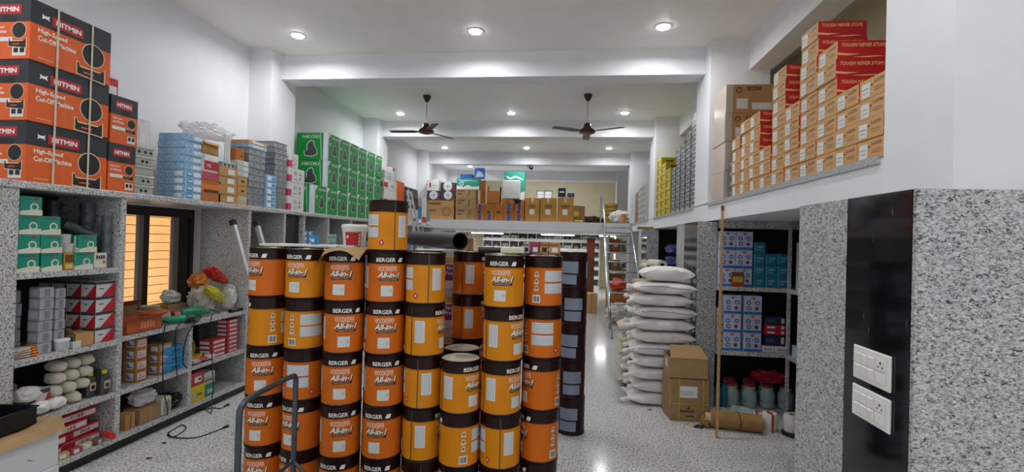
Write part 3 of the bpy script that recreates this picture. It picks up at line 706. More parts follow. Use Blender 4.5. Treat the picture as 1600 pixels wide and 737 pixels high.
for k in range(3):
    tag(part('conduit_pipe', G().lathe([(.011, 0), (.011, .30)], 12), mat('dfe0df', .35), None, True, (-3.66+.002*k, l[1]+.02+.026*k, zj+.001)), 'short white conduit pipe standing on the junction box, %s' % ['left', 'middle', 'right'][k], 'pipe', 'white conduit pipes')
# crumpled clear bag lying across
a = at(320, 212, X=-3.72)
tag(part('plastic_bag', G().blob(0, 0, .07, .13, .30, .075, 44, 26, 0, .8, .03, 3, None, .3), CLEARPL, None, True, (-3.80, a.y+.12, zt2+s[2]*0+.20)), 'crumpled clear plastic bag lying over the open carton', 'plastic bag')
# grey metal switch boxes in stacks
gm = mat('9ea3a6', .38, .55, .08, 0, 9, key='galvanised_sheet'); gm2 = mat('8b9093', .4, .5, .08, 0, 9, key='galvanised_sheet_dark')
def metal_stack(y0, y1, zt, n, d, nm, x=-3.6, z0=ZS):
    h = (zt-z0)/n; w = y1-y0-.006
    b = G().box(-w/2, w/2, -d/2, d/2, 0, h*.78, 0, .003).mesh('body', gm); lm = G().box(-w/2-.004, w/2+.004, -d/2-.004, d/2+.004, h*.78, h-.0012, 0, .002).mesh('lid', gm2)
    km = G().lathe([(.008, -.001), (.008, .0015)], 10, axis='y').mesh('knockout', hole)
    for i in range(n):
        t = thing('metal_switch_box', 'flat grey metal switch box, %s in %s' % (lev(i, n), nm), 'switch box', (x-d/2+random.uniform(-.012, .006), (y0+y1)/2+random.uniform(-.006, .006), z0+.0005+i*h), RZL+random.uniform(-.02, .02), 'grey metal switch boxes')
        link('body', b, t); link('lid', lm, t); link('knockout', km, t, (w*.2, -d/2, h*.4)); link('knockout', km, t, (-w*.2, -d/2, h*.4))
ya = at(388, 300, X=-3.6).y; yb = at(409, 300, X=-3.6).y; yc = at(429, 300, X=-3.6).y; yd = at(450, 300, X=-3.6).y
metal_stack(ya, yb+.05, at(400, 232, X=-3.6).z, 9, .26, 'the first grey stack')
for i in range(2):
    carton('blue_printed_carton', 'light blue printed carton, %s of two on the first grey stack' % ['lower', 'upper'][i], 'box', (.33, .25, .042), (-3.74, (ya+yb)/2+.05, at(400, 232, X=-3.6).z+.001+i*.0425), RZL, BLUEW if i == 0 else KRAFT2, {'label': [('r', 'F', .2, .3, .8, .7, bl2)]}, 'light blue cartons on the left shelf')
hz = (at(418, 272, X=-3.57).z-ZS)/5
for i in range(5):
    carton('blue_printed_carton', 'light blue printed small carton, %s of five between the grey stacks' % ['lowest', 'second', 'third', 'fourth', 'topmost'][i], 'box', (yc-yb-.055, .1, hz-.0015), (-3.63, (yb+.05+yc)/2, ZS+.0005+i*hz), RZL, BLUEW, {'label': [('r', 'F', .1, .2, .5, .8, bl2), ('r', 'F', .55, .3, .9, .6, bl1)]}, 'light blue cartons on the left shelf')
metal_stack(yc, yd-.02, at(438, 222, X=-3.6).z, 12, .25, 'the second grey stack', -3.61)
# white cartons with a pink patch
pk = mat('c7335f', .5, 0, 0, key='pink_print'); wc = mat('d6d5d2', .55, 0, .03, key='white_card')
hpk = (at(458, 262, X=-3.58).z-ZS)/3; y0 = yd+.0; 
for i in range(4):
    w = .36 if i < 3 else .2
    carton('pink_patch_carton', 'white carton with pink patch, %s in the stack before the green cartons' % lev(i, 4), 'box', (w, .2, hpk-.0015), (-3.69, y0+w/2, ZS+.0005+i*hpk), RZL, wc, {'pink_patch': [('r', 'F', 0, .05, .16 if i < 3 else .3, .5, pk), ('r', 'L', .0, .05, 1, .5, pk)], 'fine_print': [('r', 'F', .3, .5, .5, .8, mat('b5b4b2', .5)), ('p', 'F', [(.66, .55), (.74, .55), (.70, .8)], bink), ('p', 'F', [(.66, .4), (.74, .4), (.70, .15)], bink), ('r', 'F', .25, .2, .55, .25, mat('8b8a88', .5))]}, 'white cartons with pink patch')
# green tool cartons
grn = mat('17913f', .45, 0, .06, 0, 6, key='green_card'); lav = mat('d9dbe4', .5, 0, .02, key='pale_card'); grt = mat('4b4b48', .5, 0, .1, key='tool_picture')
GW, GD, GH = .35, .50, .408
def tool_pic(f, cu, cv, s, k):
    return [('p', f, [(cu+.05*s, cv+.42*s*k), (cu+.16*s, cv+.36*s*k), (cu+.22*s, cv+.1*s*k), (cu+.34*s, cv-.05*s*k), (cu+.36*s, cv-.3*s*k), (cu+.1*s, cv-.42*s*k), (cu-.3*s, cv-.38*s*k), (cu-.38*s, cv-.18*s*k), (cu-.2*s, cv-.08*s*k), (cu-.22*s, cv+.2*s*k), (cu-.1*s, cv+.36*s*k)], lav),
            ('p', f, [(cu+.05*s, cv+.38*s*k), (cu+.13*s, cv+.33*s*k), (cu+.19*s, cv+.1*s*k), (cu+.31*s, cv-.06*s*k), (cu+.33*s, cv-.28*s*k), (cu+.1*s, cv-.38*s*k), (cu-.27*s, cv-.35*s*k), (cu-.33*s, cv-.19*s*k), (cu-.16*s, cv-.06*s*k), (cu-.18*s, cv+.19*s*k), (cu-.08*s, cv+.32*s*k)], grt)]
def green_box(loc, label):
    k = GW/GH
    pr = {'white_panel': [('p', 'F', [(0, 0), (.07, 0), (.07, .8), (.3, .98), (0, .98)], lav), ('r', 'L', .86, 0, 1, 1, lav), ('p', 'L', [(.80, 0), (.815, 0), (.77, 1), (.755, 1)], lav)],
          'lettering': [('t', 'F', 'HiKOKI', .36, .82, .94, .91, wink, .15, .0), ('t', 'L', 'HiKOKI', .18, .80, .74, .92, wink, .15, .0)],
          'picture': tool_pic('F', .6, .42, .62, k)+tool_pic('L', .46, .42, .6, GD/GH)+[('r', 'F', .12, .6, .3, .64, lav), ('r', 'F', .12, .54, .26, .57, lav)]}
    return carton('green_tool_carton', label, 'box', (GW-.004, GD, GH-.002), loc, RZL, grn, pr, 'green power tool cartons')
gy = at(490, 310, X=-3.59).y+.01; gsrc = None
for r in range(3):
    for c in range(7):
        if r > 0 and c == 0: continue
        if r == 2 and c == 6 and False: continue
        lab = 'green power tool carton, %s row, %s from the near end' % (['bottom', 'middle', 'top'][r], ['first', 'second', 'third', 'fourth', 'fifth', 'sixth', 'seventh'][c - (1 if r else 0)])
        loc = (-3.59-GD/2-random.uniform(0, .012), gy+GW/2+c*GW, ZS+.0005+r*GH)
        if gsrc is None: gsrc = green_box(loc, lab)
        else: clone(gsrc, loc, RZL, lab)
# goods at the far end of the shelf
yq = gy+7*GW+.01
def lb_far(name, lab, x0, x1, yt, zb, d, m_, pr=None, X=-3.6): 
    s, l = LB(x0, x1, yt, zb, d, X, 8); return carton(name, lab, 'box', s, l, RZL, m_, pr)
z1 = at(610, 296, X=-3.6).z; z2 = at(610, 282, X=-3.6).z
o = lb_far('pink_patch_carton', 'white carton with red patch, lower one behind the green cartons', 600, 620, 297, ZS, .3, wc, {'patch': [('r', 'F', 0, .2, .3, .7, redb), ('r', 'L', .1, .2, .9, .7, redb), ('p', 'F', [(.5, .2), (.8, .2), (.65, .7)], bink)]})
zz = o.location.z+o.dimensions.z if False else at(610, 297, X=-3.6).z
lb_far('pink_patch_carton', 'white carton with red patch, upper one behind the green cartons', 600, 620, 282, zz, .3, wc, {'patch': [('r', 'F', 0, .2, .3, .7, redb), ('r', 'L', .1, .2, .9, .7, redb), ('r', 'F', .5, .3, .8, .6, mat('a9a9a9', .5))]})
zz = at(610, 282, X=-3.6).z
lb_far('grey_carton', 'pale grey carton on the white cartons behind the green ones', 601, 612, 267, zz, .3, mat('b6bbbf', .5), {'print': [('r', 'F', .5, .1, .9, .5, mat('9aa', .5) if False else mat('99aaaa', .5))]})
lb_far('picture_carton', 'white picture carton beside the pale grey one, high on the left shelf', 613, 619.5, 262, zz, .3, mat('cfc8c6', .5), {'picture': [('r', 'F', .05, .75, .6, .98, mat('a8604c', .5)), ('r', 'F', .6, .1, .95, .7, mat('b5b9c6', .5))]})
lb_far('orange_carton', 'orange carton standing behind the green cartons', 620.5, 632, 284, ZS, .25, mat('e0601e', .5), {'print': [('r', 'F', .2, .2, .8, .35, wink)]})
for i, (yt, zb, c, lab) in enumerate(((326, None, 'd5d0d4', 'white and purple carton, lowest beside the shelf ladder'), (308, 326, '3a3038', 'dark purple and white carton in the middle beside the shelf ladder'), (294, 308, '4d5257', 'dark grey carton on top beside the shelf ladder'))):
    zb = ZS if zb is None else at(643.2, zb, X=-3.6).z+.004
    lb_far('mixed_carton', lab, 633.5, 653, yt, zb, .3, mat(c, .5), {'print': [('r', 'F', .1, .3, .5, .8, mat('c9c2cc', .5)), ('r', 'F', .6, .2, .9, .4, mat('a23a3a', .5))]})
for i, (x0, x1, yt, c, lab) in enumerate(((653.5, 659, 322, '2f86b8', 'blue upright pack beside the shelf ladder'), (659.5, 667, 309, 'd9d2cb', 'white and red pack at the far end of the left shelf'), (667.5, 672, 330, '8d9093', 'grey upright carton at the far end of the left shelf'))):
    lb_far('upright_pack', lab, x0, x1, yt, ZS, .22, mat(c, .5), {'print': [('r', 'F', .1, .1, .9, .3, redb if i == 1 else wink)]})
# aluminium ladders
alu = mat('c4c8cb', .35, .6, .04, key='aluminium'); rub = mat('1a1a1b', .7, 0, 0, key='black_rubber')
def ladder(label, p0, p1, half, n, wv, rail=(.03, .06), name='aluminium_ladder', rs=.012, caps=True, top=1.):
    """p0 foot centre, p1 head centre, wv across vector (unit)"""
    t = thing(name, label, 'ladder', p0); p0 = Vector(p0); d = Vector(p1)-p0; wv = Vector(wv)
    for s in (-1, 1):
        o = wv*(half*s); nn = d.normalized(); 
        part('rail', G().bar(o, o+d, rail[0], rail[1]), alu, t)
        if caps: part('end_cap', G().bar(o+d-nn*.001, o+d+nn*.05, rail[0]+.008, rail[1]+.008), rub, t); part('foot', G().bar(o, o+nn*.05, rail[0]+.008, rail[1]+.008), rub, t)
    for k in range(n):
        c = d*((k+.6)/n*top); part('rung', G().tube([c-wv*half, c+wv*half], rs, 8), alu, t, True)
    return t
ladder('aluminium ladder leaning on the far end of the left shelf', (-2.75, 9.85, 0), (-3.42, 10.0, at(644, 300, X=-3.45).z), .13, 10, (-.0, 1, 0), (.025, .05))
a = at(366, 343, Y=4.0); b = at(395, 450, Y=4.0); dd = (b-a); foot = a+dd*(a.z/(a.z-b.z))
a2 = at(403, 346, Y=4.25)
ladder('aluminium stepladder with black end caps leaning behind the leftmost drums', (foot.x+.14, 3.95, 0), ((a.x+a2.x)/2, 4.12, a.z-.05), .0+(Vector((a2.x-a.x, .25))).length/2, 6, Vector((a2.x-a.x, .25, 0)).normalized(), (.028, .04), top=.62)
# ================================================================== goods inside the left bays
teal = mat('178f78', .5, 0, .06, 0, 9, key='teal_card'); wtc = mat('d7d6c6', .55, 0, .03, key='off_white_card')
def teal_box(loc, label, size=(.135, .13, .128)):
    pr = {'pale_print': [('p', 'F', [(0, 0), (1, 0), (1, .3), (.6, .33), (0, .2)], wtc), ('p', 'L', [(0, 0), (1, 0), (1, .25), (.5, .36), (0, .3)], wtc), ('c', 'F', .62, .45, .2, wtc), ('c', 'F', .62, .45, .13, teal), ('r', 'L', .68, .3, .82, .95, wtc)],
          'lettering': [('r', 'F', .1, .84, .5, .90, mat('3a5a6a', .5)), ('r', 'F', .55, .84, .8, .92, redb), ('r', 'L', .1, .82, .5, .9, mat('2f3f55', .5))]}
    return carton('teal_carton', label, 'box', size, loc, RZL, teal, pr, 'teal and white fitting cartons')
z = 1.4905; sx = -3.665
tb = [(2.835, 0, 'lowest by the end pillar'), (2.985, 0, 'bottom row, second from the end pillar'), (3.21, 0, 'bottom row right of the yellow carton'),
      (2.835, 1, 'second layer by the end pillar'), (2.975, 1, 'second layer, second from the end pillar'), (2.838, 2, 'third layer by the end pillar'), (2.97, 2, 'third layer, second from the end pillar'), (2.84, 3, 'topmost by the end pillar'), (3.235, 1, 'resting above the bottom row beside the leaning pipe')]
src = None
for y, l, nm in tb:
    loc = (sx+random.uniform(-.006, .006), y, z+l*.1285); lab = 'teal and white carton, '+nm
    if src is None: src = teal_box(loc, lab)
    else: clone(src, loc, RZL, lab)
carton('yellow_carton', 'yellow and brown picture carton between the teal cartons', 'box', (.07, .12, .125), (-3.67, 3.105, z), RZL, mat('b98f2e', .5), {'picture': [('r', 'F', .1, .45, .9, .9, mat('6a3d14', .5)), ('r', 'F', .15, .1, .85, .35, mat('d8c07a', .5)), ('r', 'L', .1, .4, .9, .9, mat('6a3d14', .5))]})
carton('printed_carton', 'white carton with black script at the right end of the teal row', 'box', (.10, .1, .12), (-3.66, 3.345, z), RZL, wtc, {'print': [('t', 'F', 'CPVC', .12, .6, .85, .85, bink), ('t', 'L', 'CPVC', .12, .6, .85, .85, bink), ('c', 'F', .75, .4, .12, mat('b85a2e', .5))]})
for i, (y, lv, dx) in enumerate(((3.055, 1, 0), (3.13, 1, 0), (3.045, 2, -.05), (3.12, 2, -.06))):
    tag(part('white_can', G().lathe([(.034, 0), (.036, .004), (.036, .05), (.037, .052), (.037, .064), (.033, .067)], 22), mat('c9c9c6', .45), None, True, (-3.66+dx*.2, y, z+.1265+(lv-1)*.068)), 'small white can on the teal cartons, %s' % ['lower left', 'lower right', 'upper left', 'upper right'][i], 'can', 'small white cans')
pvc = mat('5c6266', .4, 0, .05, key='grey_pvc'); pvcd = mat('33383d', .4, 0, .05)
def coupler(loc, r, h, lab, m_=pvc, rot=None):
    t = thing('pipe_coupler', lab, 'pipe fitting', loc, 0, 'grey pipe couplers'); 
    if rot: t.rotation_euler = rot
    part('sleeve', G().lathe([(r*.88, .001), (r, 0), (r, h*.3), (r*.94, h*.33), (r*.94, h*.67), (r, h*.7), (r, h), (r*.88, h), (r*.86, h*.5)], 24, cap=False), m_, t, True)
    part('inner_liner', G().lathe([(r*.86, h*.05), (r*.86, h*.95)], 20, cap=False), mat('1b1d1f', .6, 0, 0), t, True)
    return t
for i in range(4): coupler((-3.66, 3.435-.005, z+.105*i*.99), .034, .103, 'grey pipe coupler, %s in the stack by the partition' % lev(i, 4))
for i in range(4): coupler((-3.80, 3.40, z+.128*i), .05, .126, 'larger grey pipe coupler, %s in the stack set further back' % lev(i, 4), mat('4a5156', .4))
for i in range(4): coupler((-3.92, 3.24, z+.128*i), .05, .126, 'dark grey pipe coupler, %s in the stack against the bay back' % lev(i, 4), pvcd)
coupler((-3.74, 3.17, z+.33), .04, .20, 'dark grey pipe coupler with yellow lined mouth leaning on the teal cartons', pvcd, (0, 2.0, 1.0))
carton('dark_red_box', 'narrow brown box in the upper corner behind the teal cartons', 'box', (.05, .1, .5), (-3.95, 2.95, z), RZL, mat('7a5a48', .6), {'print': [('r', 'F', .1, .1, .9, .4, mat('5a3a2c', .5))]})
# ---- middle shelf
z = .9105
gb = mat('8e9397', .4, .15, .1, 0, 12, key='grey_shrink_pack'); gb2 = mat('a4a8ab', .35, .1, .08, 0, 12)
def pack_stack(nm, x, y, w, d, h, n, m_, z0):
    b = G().box(-w/2, w/2, -d/2, d/2, 0, h-.0015, 0, .006).mesh('pack_body', m_); fl = G().box(-w*.2, w*.2, -d/2-.0015, -d/2-.001, h*.15, h*.85).mesh('print', mat('7d8388', .4)); f2 = G().box(-w/2-.0015, -w/2-.001, -d*.3, d*.3, h*.2, h*.8).mesh('print', mat('b9bcbe', .4))
    for i in range(n):
        o = tag(link('grey_pack', b, None, (x+random.uniform(-.006, .006), y+random.uniform(-.004, .004), z0+i*h), RZL+random.uniform(-.04, .04)), 'grey shrink-wrapped box, %s in %s' % (lev(i, n), nm), 'box', 'grey shrink-wrapped boxes')
        link('print', fl, o); link('print', f2, o)
pack_stack('the stack set back by the end pillar', -3.80, 2.86, .10, .12, .09, 5, gb, z)
pack_stack('the tall stack nearest the shelf front', -3.67, 2.98, .09, .10, .078, 6, gb2, z)
pack_stack('the thinner stack next to the tall one', -3.68, 3.085, .07, .09, .075, 6, gb2, z)
rw = mat('c7c9c8', .5, 0, .02, key='white_red_card')
def rw_box(loc, lab, size=(.155, .125, .118)):
    pr = {'red_print': [('p', 'F', [(0, 0), (.35, 0), (.95, .8), (1, .8), (1, 0), (1, 0), (0, 0)], redb) if False else ('p', 'F', [(.25, 0), (1, 0), (1, .8), (.85, .8)], redb), ('p', 'L', [(.0, 0), (.75, 0), (.15, .8), (0, .8)], redb) if False else ('p', 'L', [(.3, 0), (1, 0), (1, .8), (.9, .8)], redb)],
          'grey_band': [('r', 'F', 0, .82, 1, 1, mat('3b3d40', .5)), ('r', 'L', 0, .82, 1, 1, mat('3b3d40', .5))], 'mark': [('r', 'F', .15, .5, .4, .56, bink), ('r', 'L', .2, .5, .4, .56, bink)]}
    return carton('red_white_box', lab, 'box', size, loc, RZL, rw, pr, 'red and white boxes on the middle shelf')
src = None
for r in range(4):
    for c in range(4):
        lab = 'red and white box with grey top band, %s row, %s' % (['bottom', 'second', 'third', 'top'][r], ['nearest the aisle', 'second from the aisle', 'third from the aisle', 'deepest in the bay'][c])
        loc = (-3.665-.128*c, 3.388, z+r*.119)
        if src is None: src = rw_box(loc, lab)
        else: clone(src, loc, RZL, lab)
t = thing('open_carton', 'open brown carton with blue lining in front of the red and white boxes', 'box', (-3.66, 3.225, z), RZL)
w, d, h = .15, .13, .095
part('carton_body', G().box(-w/2, w/2, -d/2, -d/2+.004, 0, h).box(-w/2, w/2, d/2-.004, d/2, 0, h).box(w/2-.004, w/2, -d/2, d/2, 0, h).box(-w/2, -w/2+.004, -d/2, d/2, 0, h).box(-w/2, w/2, -d/2, d/2, 0, .004), KRAFT, t)
part('flap', G().add([(-w/2, -d/2, h), (-w/2, d/2, h), (-w/2-.03, d/2, h+.06), (-w/2-.03, -d/2, h+.06)], [(0, 1, 2, 3)]), KRAFTD, t)
part('flap', G().add([(-w/2+.02, -d/2, h), (w/2, -d/2, h), (w/2, d/2, h+.012), (-w/2+.02, d/2, h+.012)], [(0, 1, 2, 3)]), KRAFT, t)
part('lining', G().box(-w/2-.0015, -w/2-.0005, -d/2+.01, d/2-.03, .02, h-.01), mat('28407e', .5), t)
t = thing('white_tub', 'short white tub with lid in front of the grey packs', 'tub', (-3.625, 3.085, z))
part('tub_body', G().lathe([(.038, 0), (.042, .005), (.045, .07)], 24), mat('b9bcbf', .4), t, True)
part('lid', G().lathe([(.047, .068), (.048, .08), (.043, .085)], 24), mat('d5d7d8', .4), t, True)
carton('small_white_box', 'small white box with green top beside the white tub', 'box', (.06, .08, .05), (-3.625, 3.165, z), RZL, mat('c9cbc7', .5), {'green_top': [('r', 'T', .1, .1, .9, .9, mat('7fa54a', .5))]})
for k in range(4):
    t = thing('work_glove', 'white cotton glove with orange cuff, %s of the glove pile' % ['lowest', 'second', 'third', 'topmost'][k], 'glove', (-3.66, 2.86, z+.001+.017*k), RZL+.2*k-.3, 'cotton work gloves')
    part('palm', G().blob(-.01, 0, .0085, .05, .045, .008, 14, 8, 0, .75, .03, k), mat('c9beb0', .85, 0, .05, .2, 90), t, True)
    for q in range(4): part('finger', G().tube([(-.05, -.03+.02*q, .008), (-.09-.006*(q in (1, 2)), -.034+.022*q, .007)], .0068, 7), mat('c9beb0', .85, 0, .05, .2, 90), t, True)
    part('thumb', G().tube([(-.01, .04, .008), (-.035, .07, .007)], .007, 7), mat('c9beb0', .85, 0, .05, .2, 90), t, True)
    part('cuff', G().blob(.055, 0, .0085, .025, .04, .0075, 12, 8, 0, .6, .04, k), mat('d97b2c', .8), t, True)
# ---- lower shelf: cotton rolls, bags, cans
z = .4905
cot = mat('c8c1b4', .9, 0, .06, .3, 60, key='cotton')
def cotton(loc, lab, r=.045, L=.075, rz=0):
    t = thing('cotton_roll', lab, 'cotton roll', loc, rz, 'cotton waste rolls')
    part('roll', G().blob(0, 0, 0, L, r, r*.9, 22, 14, 0, .8, .012, int(loc[1]*1000) % 97, None, .1), cot, t, True)
    part('band', G().tube([(0.0, r*1.03*math.cos(q*PI/8), r*.93*math.sin(q*PI/8)) for q in range(17)], .003, 5), mat('8b8578', .9), t, True)
    return t
cr = [(0, i, 3.10+.108*i, z+.04) for i in range(2)]+[(1, i, 3.08+.10*i, z+.122) for i in range(3)]+[(2, i, 3.11+.10*i, z+.205) for i in range(3)]+[(3, i, 3.13+.10*i, z+.288) for i in range(3)]
for r, i, y, zz in cr:
    cotton((-3.68-.012*r, y, zz), 'off-white cotton roll, %s row, %s from the left' % (['bottom', 'second', 'third', 'top'][r], ['first', 'second', 'third'][i]))
for i in range(3): cotton((-3.86, 3.1+.12*i, z+.045), 'off-white cotton roll behind the front rolls, %s' % ['left', 'middle', 'right'][i])
carton('red_white_box', 'lone red and white box with grey top band among the cotton rolls', 'box', (.09, .12, .17), (-3.70, 2.985, z), RZL, rw, {'red_print': [('p', 'F', [(.2, 0), (1, 0), (1, .8), (.85, .8)], redb), ('p', 'L', [(.3, 0), (1, 0), (1, .8), (.8, .8)], redb)], 'grey_band': [('r', 'F', 0, .82, 1, 1, mat('3b3d40', .5)), ('r', 'L', 0, .82, 1, 1, mat('3b3d40', .5))]})
carton('grey_pouch', 'flat grey plastic pouch behind the white cotton bags', 'box', (.14, .06, .22), (-3.80, 2.87, z), RZL, mat('77756f', .5), {'label': [('r', 'F', .2, .3, .8, .7, mat('8b8983', .5))]}, None, .02)
wb = mat('d9d8d2', .6, 0, .04, .3, 40, key='white_cotton_bag')
for i, (y, zz, x, s) in enumerate(((2.83, .058, -3.64, .85), (2.95, .055, -3.60, .8), (2.90, .155, -3.65, .95), (3.05, .05, -3.60, .75))):
    tag(part('cotton_bag', G().blob(0, 0, 0, .065*s, .075*s, .055*s, 36, 22, 0, .85, .02, 40+i, None, .16), wb, None, True, (x-.02, y, z+zz)), 'soft white cotton bundle near the black tray, %s' % ['leftmost below', 'middle below', 'on top', 'rightmost'][i], 'bundle', 'white cotton bundles')
dg = mat('3c4044', .4, 0, .06, key='dark_grey_plastic'); yc_ = mat('c9b52c', .4)
for i in range(2):
    t = thing('jerry_can', 'dark grey oil can with yellow cap, %s of the pair' % ['left', 'right'][i], 'jerry can', (-3.655-.04*(1-i), 3.335+.078*i, z), RZL, 'dark grey oil cans')
    part('can_body', G().box(-.036, .036, -.06, .06, 0, .15, 0, .012).box(-.03, .03, -.05, .05, .149, .165, 0, .006), dg, t)
    part('handle', G().tube([(0, .045, .16), (0, .04, .19), (0, 0, .19), (0, -.005, .165)], .008, 8), dg, t, True)
    part('cap', G().lathe([(.018, .165), (.018, .19), (.015, .193)], 16, cy=-.035), yc_, t, True)
    part('label', G().box(-.02, .028, -.0612, -.0606, .05, .11), mat('c8b08a', .5), t); part('label_mark', G().box(-.01, .018, -.0622, -.0616, .06, .09), bink, t)
# ---- bottom shelf: red tape packs
z = .1205
tapem = mat('b02a38', .3, 0, .06, key='red_film'); pr_ = {'white_stripe': [('r', 'F', .35, .25, .95, .8, mat('d6c8c4', .4)), ('r', 'T', .1, .2, .5, .8, mat('cf9a9a', .4))], 'lettering': [('t', 'F', 'TAPE', .5, .35, .75, .7, redb)]}
for i, (y, x, zz, L, a) in enumerate(((3.0, -3.72, 0, .30, .15), (3.30, -3.74, 0, .3, -.1), (3.02, -3.74, .072, .34, -.12), (3.30, -3.76, .072, .34, .12), (3.14, -3.72, .144, .4, .1), (3.2, -3.73, .216, .42, -.06), (3.3, -3.78, .27, .3, .1))):
    carton('tape_pack', 'long red film-wrapped tape pack, %s in the pile on the bottom shelf' % ['lowest left', 'lowest right', 'second layer left', 'second layer right', 'in the middle', 'near the top', 'topmost at the back'][i], 'packet', (L, .13, .07 if zz < .25 else .05), (x, y, z+zz), RZL+a*.5, tapem, pr_, 'red tape packs', .012)
for i, (y, c) in enumerate(((3.10, 'b99b6a'), (3.19, 'a33b3b'), (3.27, 'c9c2ae'), (3.36, '7b5a44'))):
    carton('small_packet', 'small %s packet at the front edge of the bottom shelf' % ['tan', 'dark red', 'cream', 'brown'][i], 'packet', (.075, .05, .045), (-3.61, y, z), RZL+.2*(i-1.5), mat(c, .5), {'print': [('r', 'F', .2, .2, .7, .8, paper)]})
tag(part('roller_handle', G().lathe([(.02, 0), (.024, .01), (.024, .14), (.0, .142)], 14, axis='y'), mat('c9322c', .35), None, True, (-3.59, 3.40, z+.07), 1.2), 'red ended paint roller lying on the tape packs', 'paint roller')
# ---- stacked white cartons, paper and black tray in front
wcart = mat('d3d6d8', .5, 0, .03, 0, 4, key='white_gloss_card')
carton('white_carton', 'lower big white carton standing on the floor at the left edge', 'box', (.34, .68, .275), (-3.375, 2.40, 0), 0, wcart, {'tape': [('r', 'R', 0, .46, 1, .54, mat('c5c8ca', .4))]})
carton('white_carton', 'upper big white carton carrying brown paper and a black tray', 'box', (.33, .69, .255), (-3.385, 2.40, .276), 0, wcart, {'scuff': [('p', 'R', [(.72, .42), (.79, .33), (.78, .36), (.75, .42)], mat('8b8d8f', .6))]})
zt = .5325; g = G(); N = 10; rd = random.Random(5)
for i in range(N+1):
    for j in range(N+1):
        u, v = i/N, j/N; x = -3.55+u*.36; y = 2.08+v*.68
        over = max(0, x+3.222)
        g.v.append((x, y, zt+.002+(.010*rd.random() if 0 < i < N else .003)+(.05*max(0, v-.8)*5*u if u < .95 else .0) - over*1.3))
for i in range(N):
    for j in range(N): g.f.append((i*(N+1)+j, (i+1)*(N+1)+j, (i+1)*(N+1)+j+1, i*(N+1)+j+1)); g.m.append(0)
pp = part('brown_paper', g, mat('a98a63', .85, 0, .1, .3, 12, key='brown_paper'), None, True); tag(pp, 'crumpled brown paper sheet under the black tray', 'paper')
t = thing('black_tray', 'shallow black plastic tray on the white carton', 'tray', (-3.415, 2.47, zt+.016), .1)
bt = mat('131417', .35, 0, .1, key='black_plastic'); w, d, h = .23, .42, .11
part('tray_shell', G().box(-w/2, w/2, -d/2, -d/2+.01, 0, h).box(-w/2, w/2, d/2-.01, d/2, 0, h).box(-w/2, -w/2+.01, -d/2+.01, d/2-.01, 0, h).box(w/2-.01, w/2, -d/2+.01, d/2-.01, 0, h).box(-w/2, w/2, -d/2, d/2, 0, .008), bt, t)
part('rim', G().box(-w/2-.008, w/2+.008, -d/2-.008, -d/2+.006, h, h+.008).box(-w/2-.008, w/2+.008, d/2-.006, d/2+.008, h, h+.008).box(-w/2-.008, -w/2+.006, -d/2+.006, d/2-.006, h, h+.008).box(w/2-.006, w/2+.008, -d/2+.006, d/2-.006, h, h+.008), bt, t)
# ================================================================== window bay
z = .9255
def open_carton(label, loc, size, m_, rz, flaps, inner=None):
    w, d, h = size
    t = thing('open_carton', label, 'box', loc, rz)
    part('carton_body', G().box(-w/2, w/2, -d/2, -d/2+.004, 0, h).box(-w/2, w/2, d/2-.004, d/2, 0, h).box(-w/2, -w/2+.004, -d/2+.004, d/2-.004, 0, h).box(w/2-.004, w/2, -d/2+.004, d/2-.004, 0, h).box(-w/2, w/2, -d/2, d/2, 0, .004), m_, t)
    for f, dz, out in flaps:
        if f == 'F': p = [(-w/2, -d/2, h), (w/2, -d/2, h), (w/2+.01, -d/2-out, h+dz), (-w/2-.01, -d/2-out, h+dz)]
        elif f == 'B': p = [(w/2, d/2, h), (-w/2, d/2, h), (-w/2-.01, d/2+out, h+dz), (w/2+.01, d/2+out, h+dz)]
        elif f == 'R': p = [(w/2, -d/2, h), (w/2, d/2, h), (w/2+out, d/2, h+dz), (w/2+out, -d/2, h+dz)]
        else: p = [(-w/2, d/2, h), (-w/2, -d/2, h), (-w/2-out, -d/2, h+dz), (-w/2-out, d/2, h+dz)]
        q = [(x, y, z_+.003) for x, y, z_ in p]
        part('flap', G().add(p+q, [(3, 2, 1, 0), (4, 5, 6, 7), (0, 1, 5, 4), (1, 2, 6, 5), (2, 3, 7, 6), (3, 0, 4, 7)]), m_, t)
    return t
o = open_carton('open orange-brown carton with outlined lettering on the window shelf', (-3.70, 3.74, z), (.34, .22, .115), mat('b0502a', .6, 0, .06), RZL, [('F', .03, .06), ('R', .03, .09)])
gg, mm = prints([('t', 'F', 'EIFCO', .38, .25, .8, .8, mat('d98a66', .5))], .34, .22, .115); part('lettering', gg, mm, o)
open_carton('open brown carton with dark raised flap behind the orange-brown one', (-3.98, 3.74, z), (.36, .26, .2), KRAFTD, RZL, [('B', .05, .1), ('F', .045, .05)])
carton('brown_carton', 'brown carton under the window with papers on it', 'box', (.22, .2, .13), (-4.02, 4.46, z), RZL, KRAFT4, {'tape': [('r', 'T', .4, 0, .6, 1, KRAFTD)]})
for i in range(3):
    tag(part('book', G().box(-.07, .07, -.05, .05, 0, .014, 0, .003), mat(['b7b09a', 'a9a35a', '9fb0a0'][i], .6), None, False, (-4.0, 4.22, z+.10+.0145*i), .3*i), 'thin booklet on the window sill pile, %s' % ['lowest', 'middle', 'top'][i], 'booklet', 'booklets by the window')
carton('brown_carton', 'low brown carton under the booklets by the window', 'box', (.2, .16, .099), (-4.0, 4.22, z), RZL, KRAFT, {'tape': [('r', 'F', .4, 0, .6, 1, KRAFTD)]})
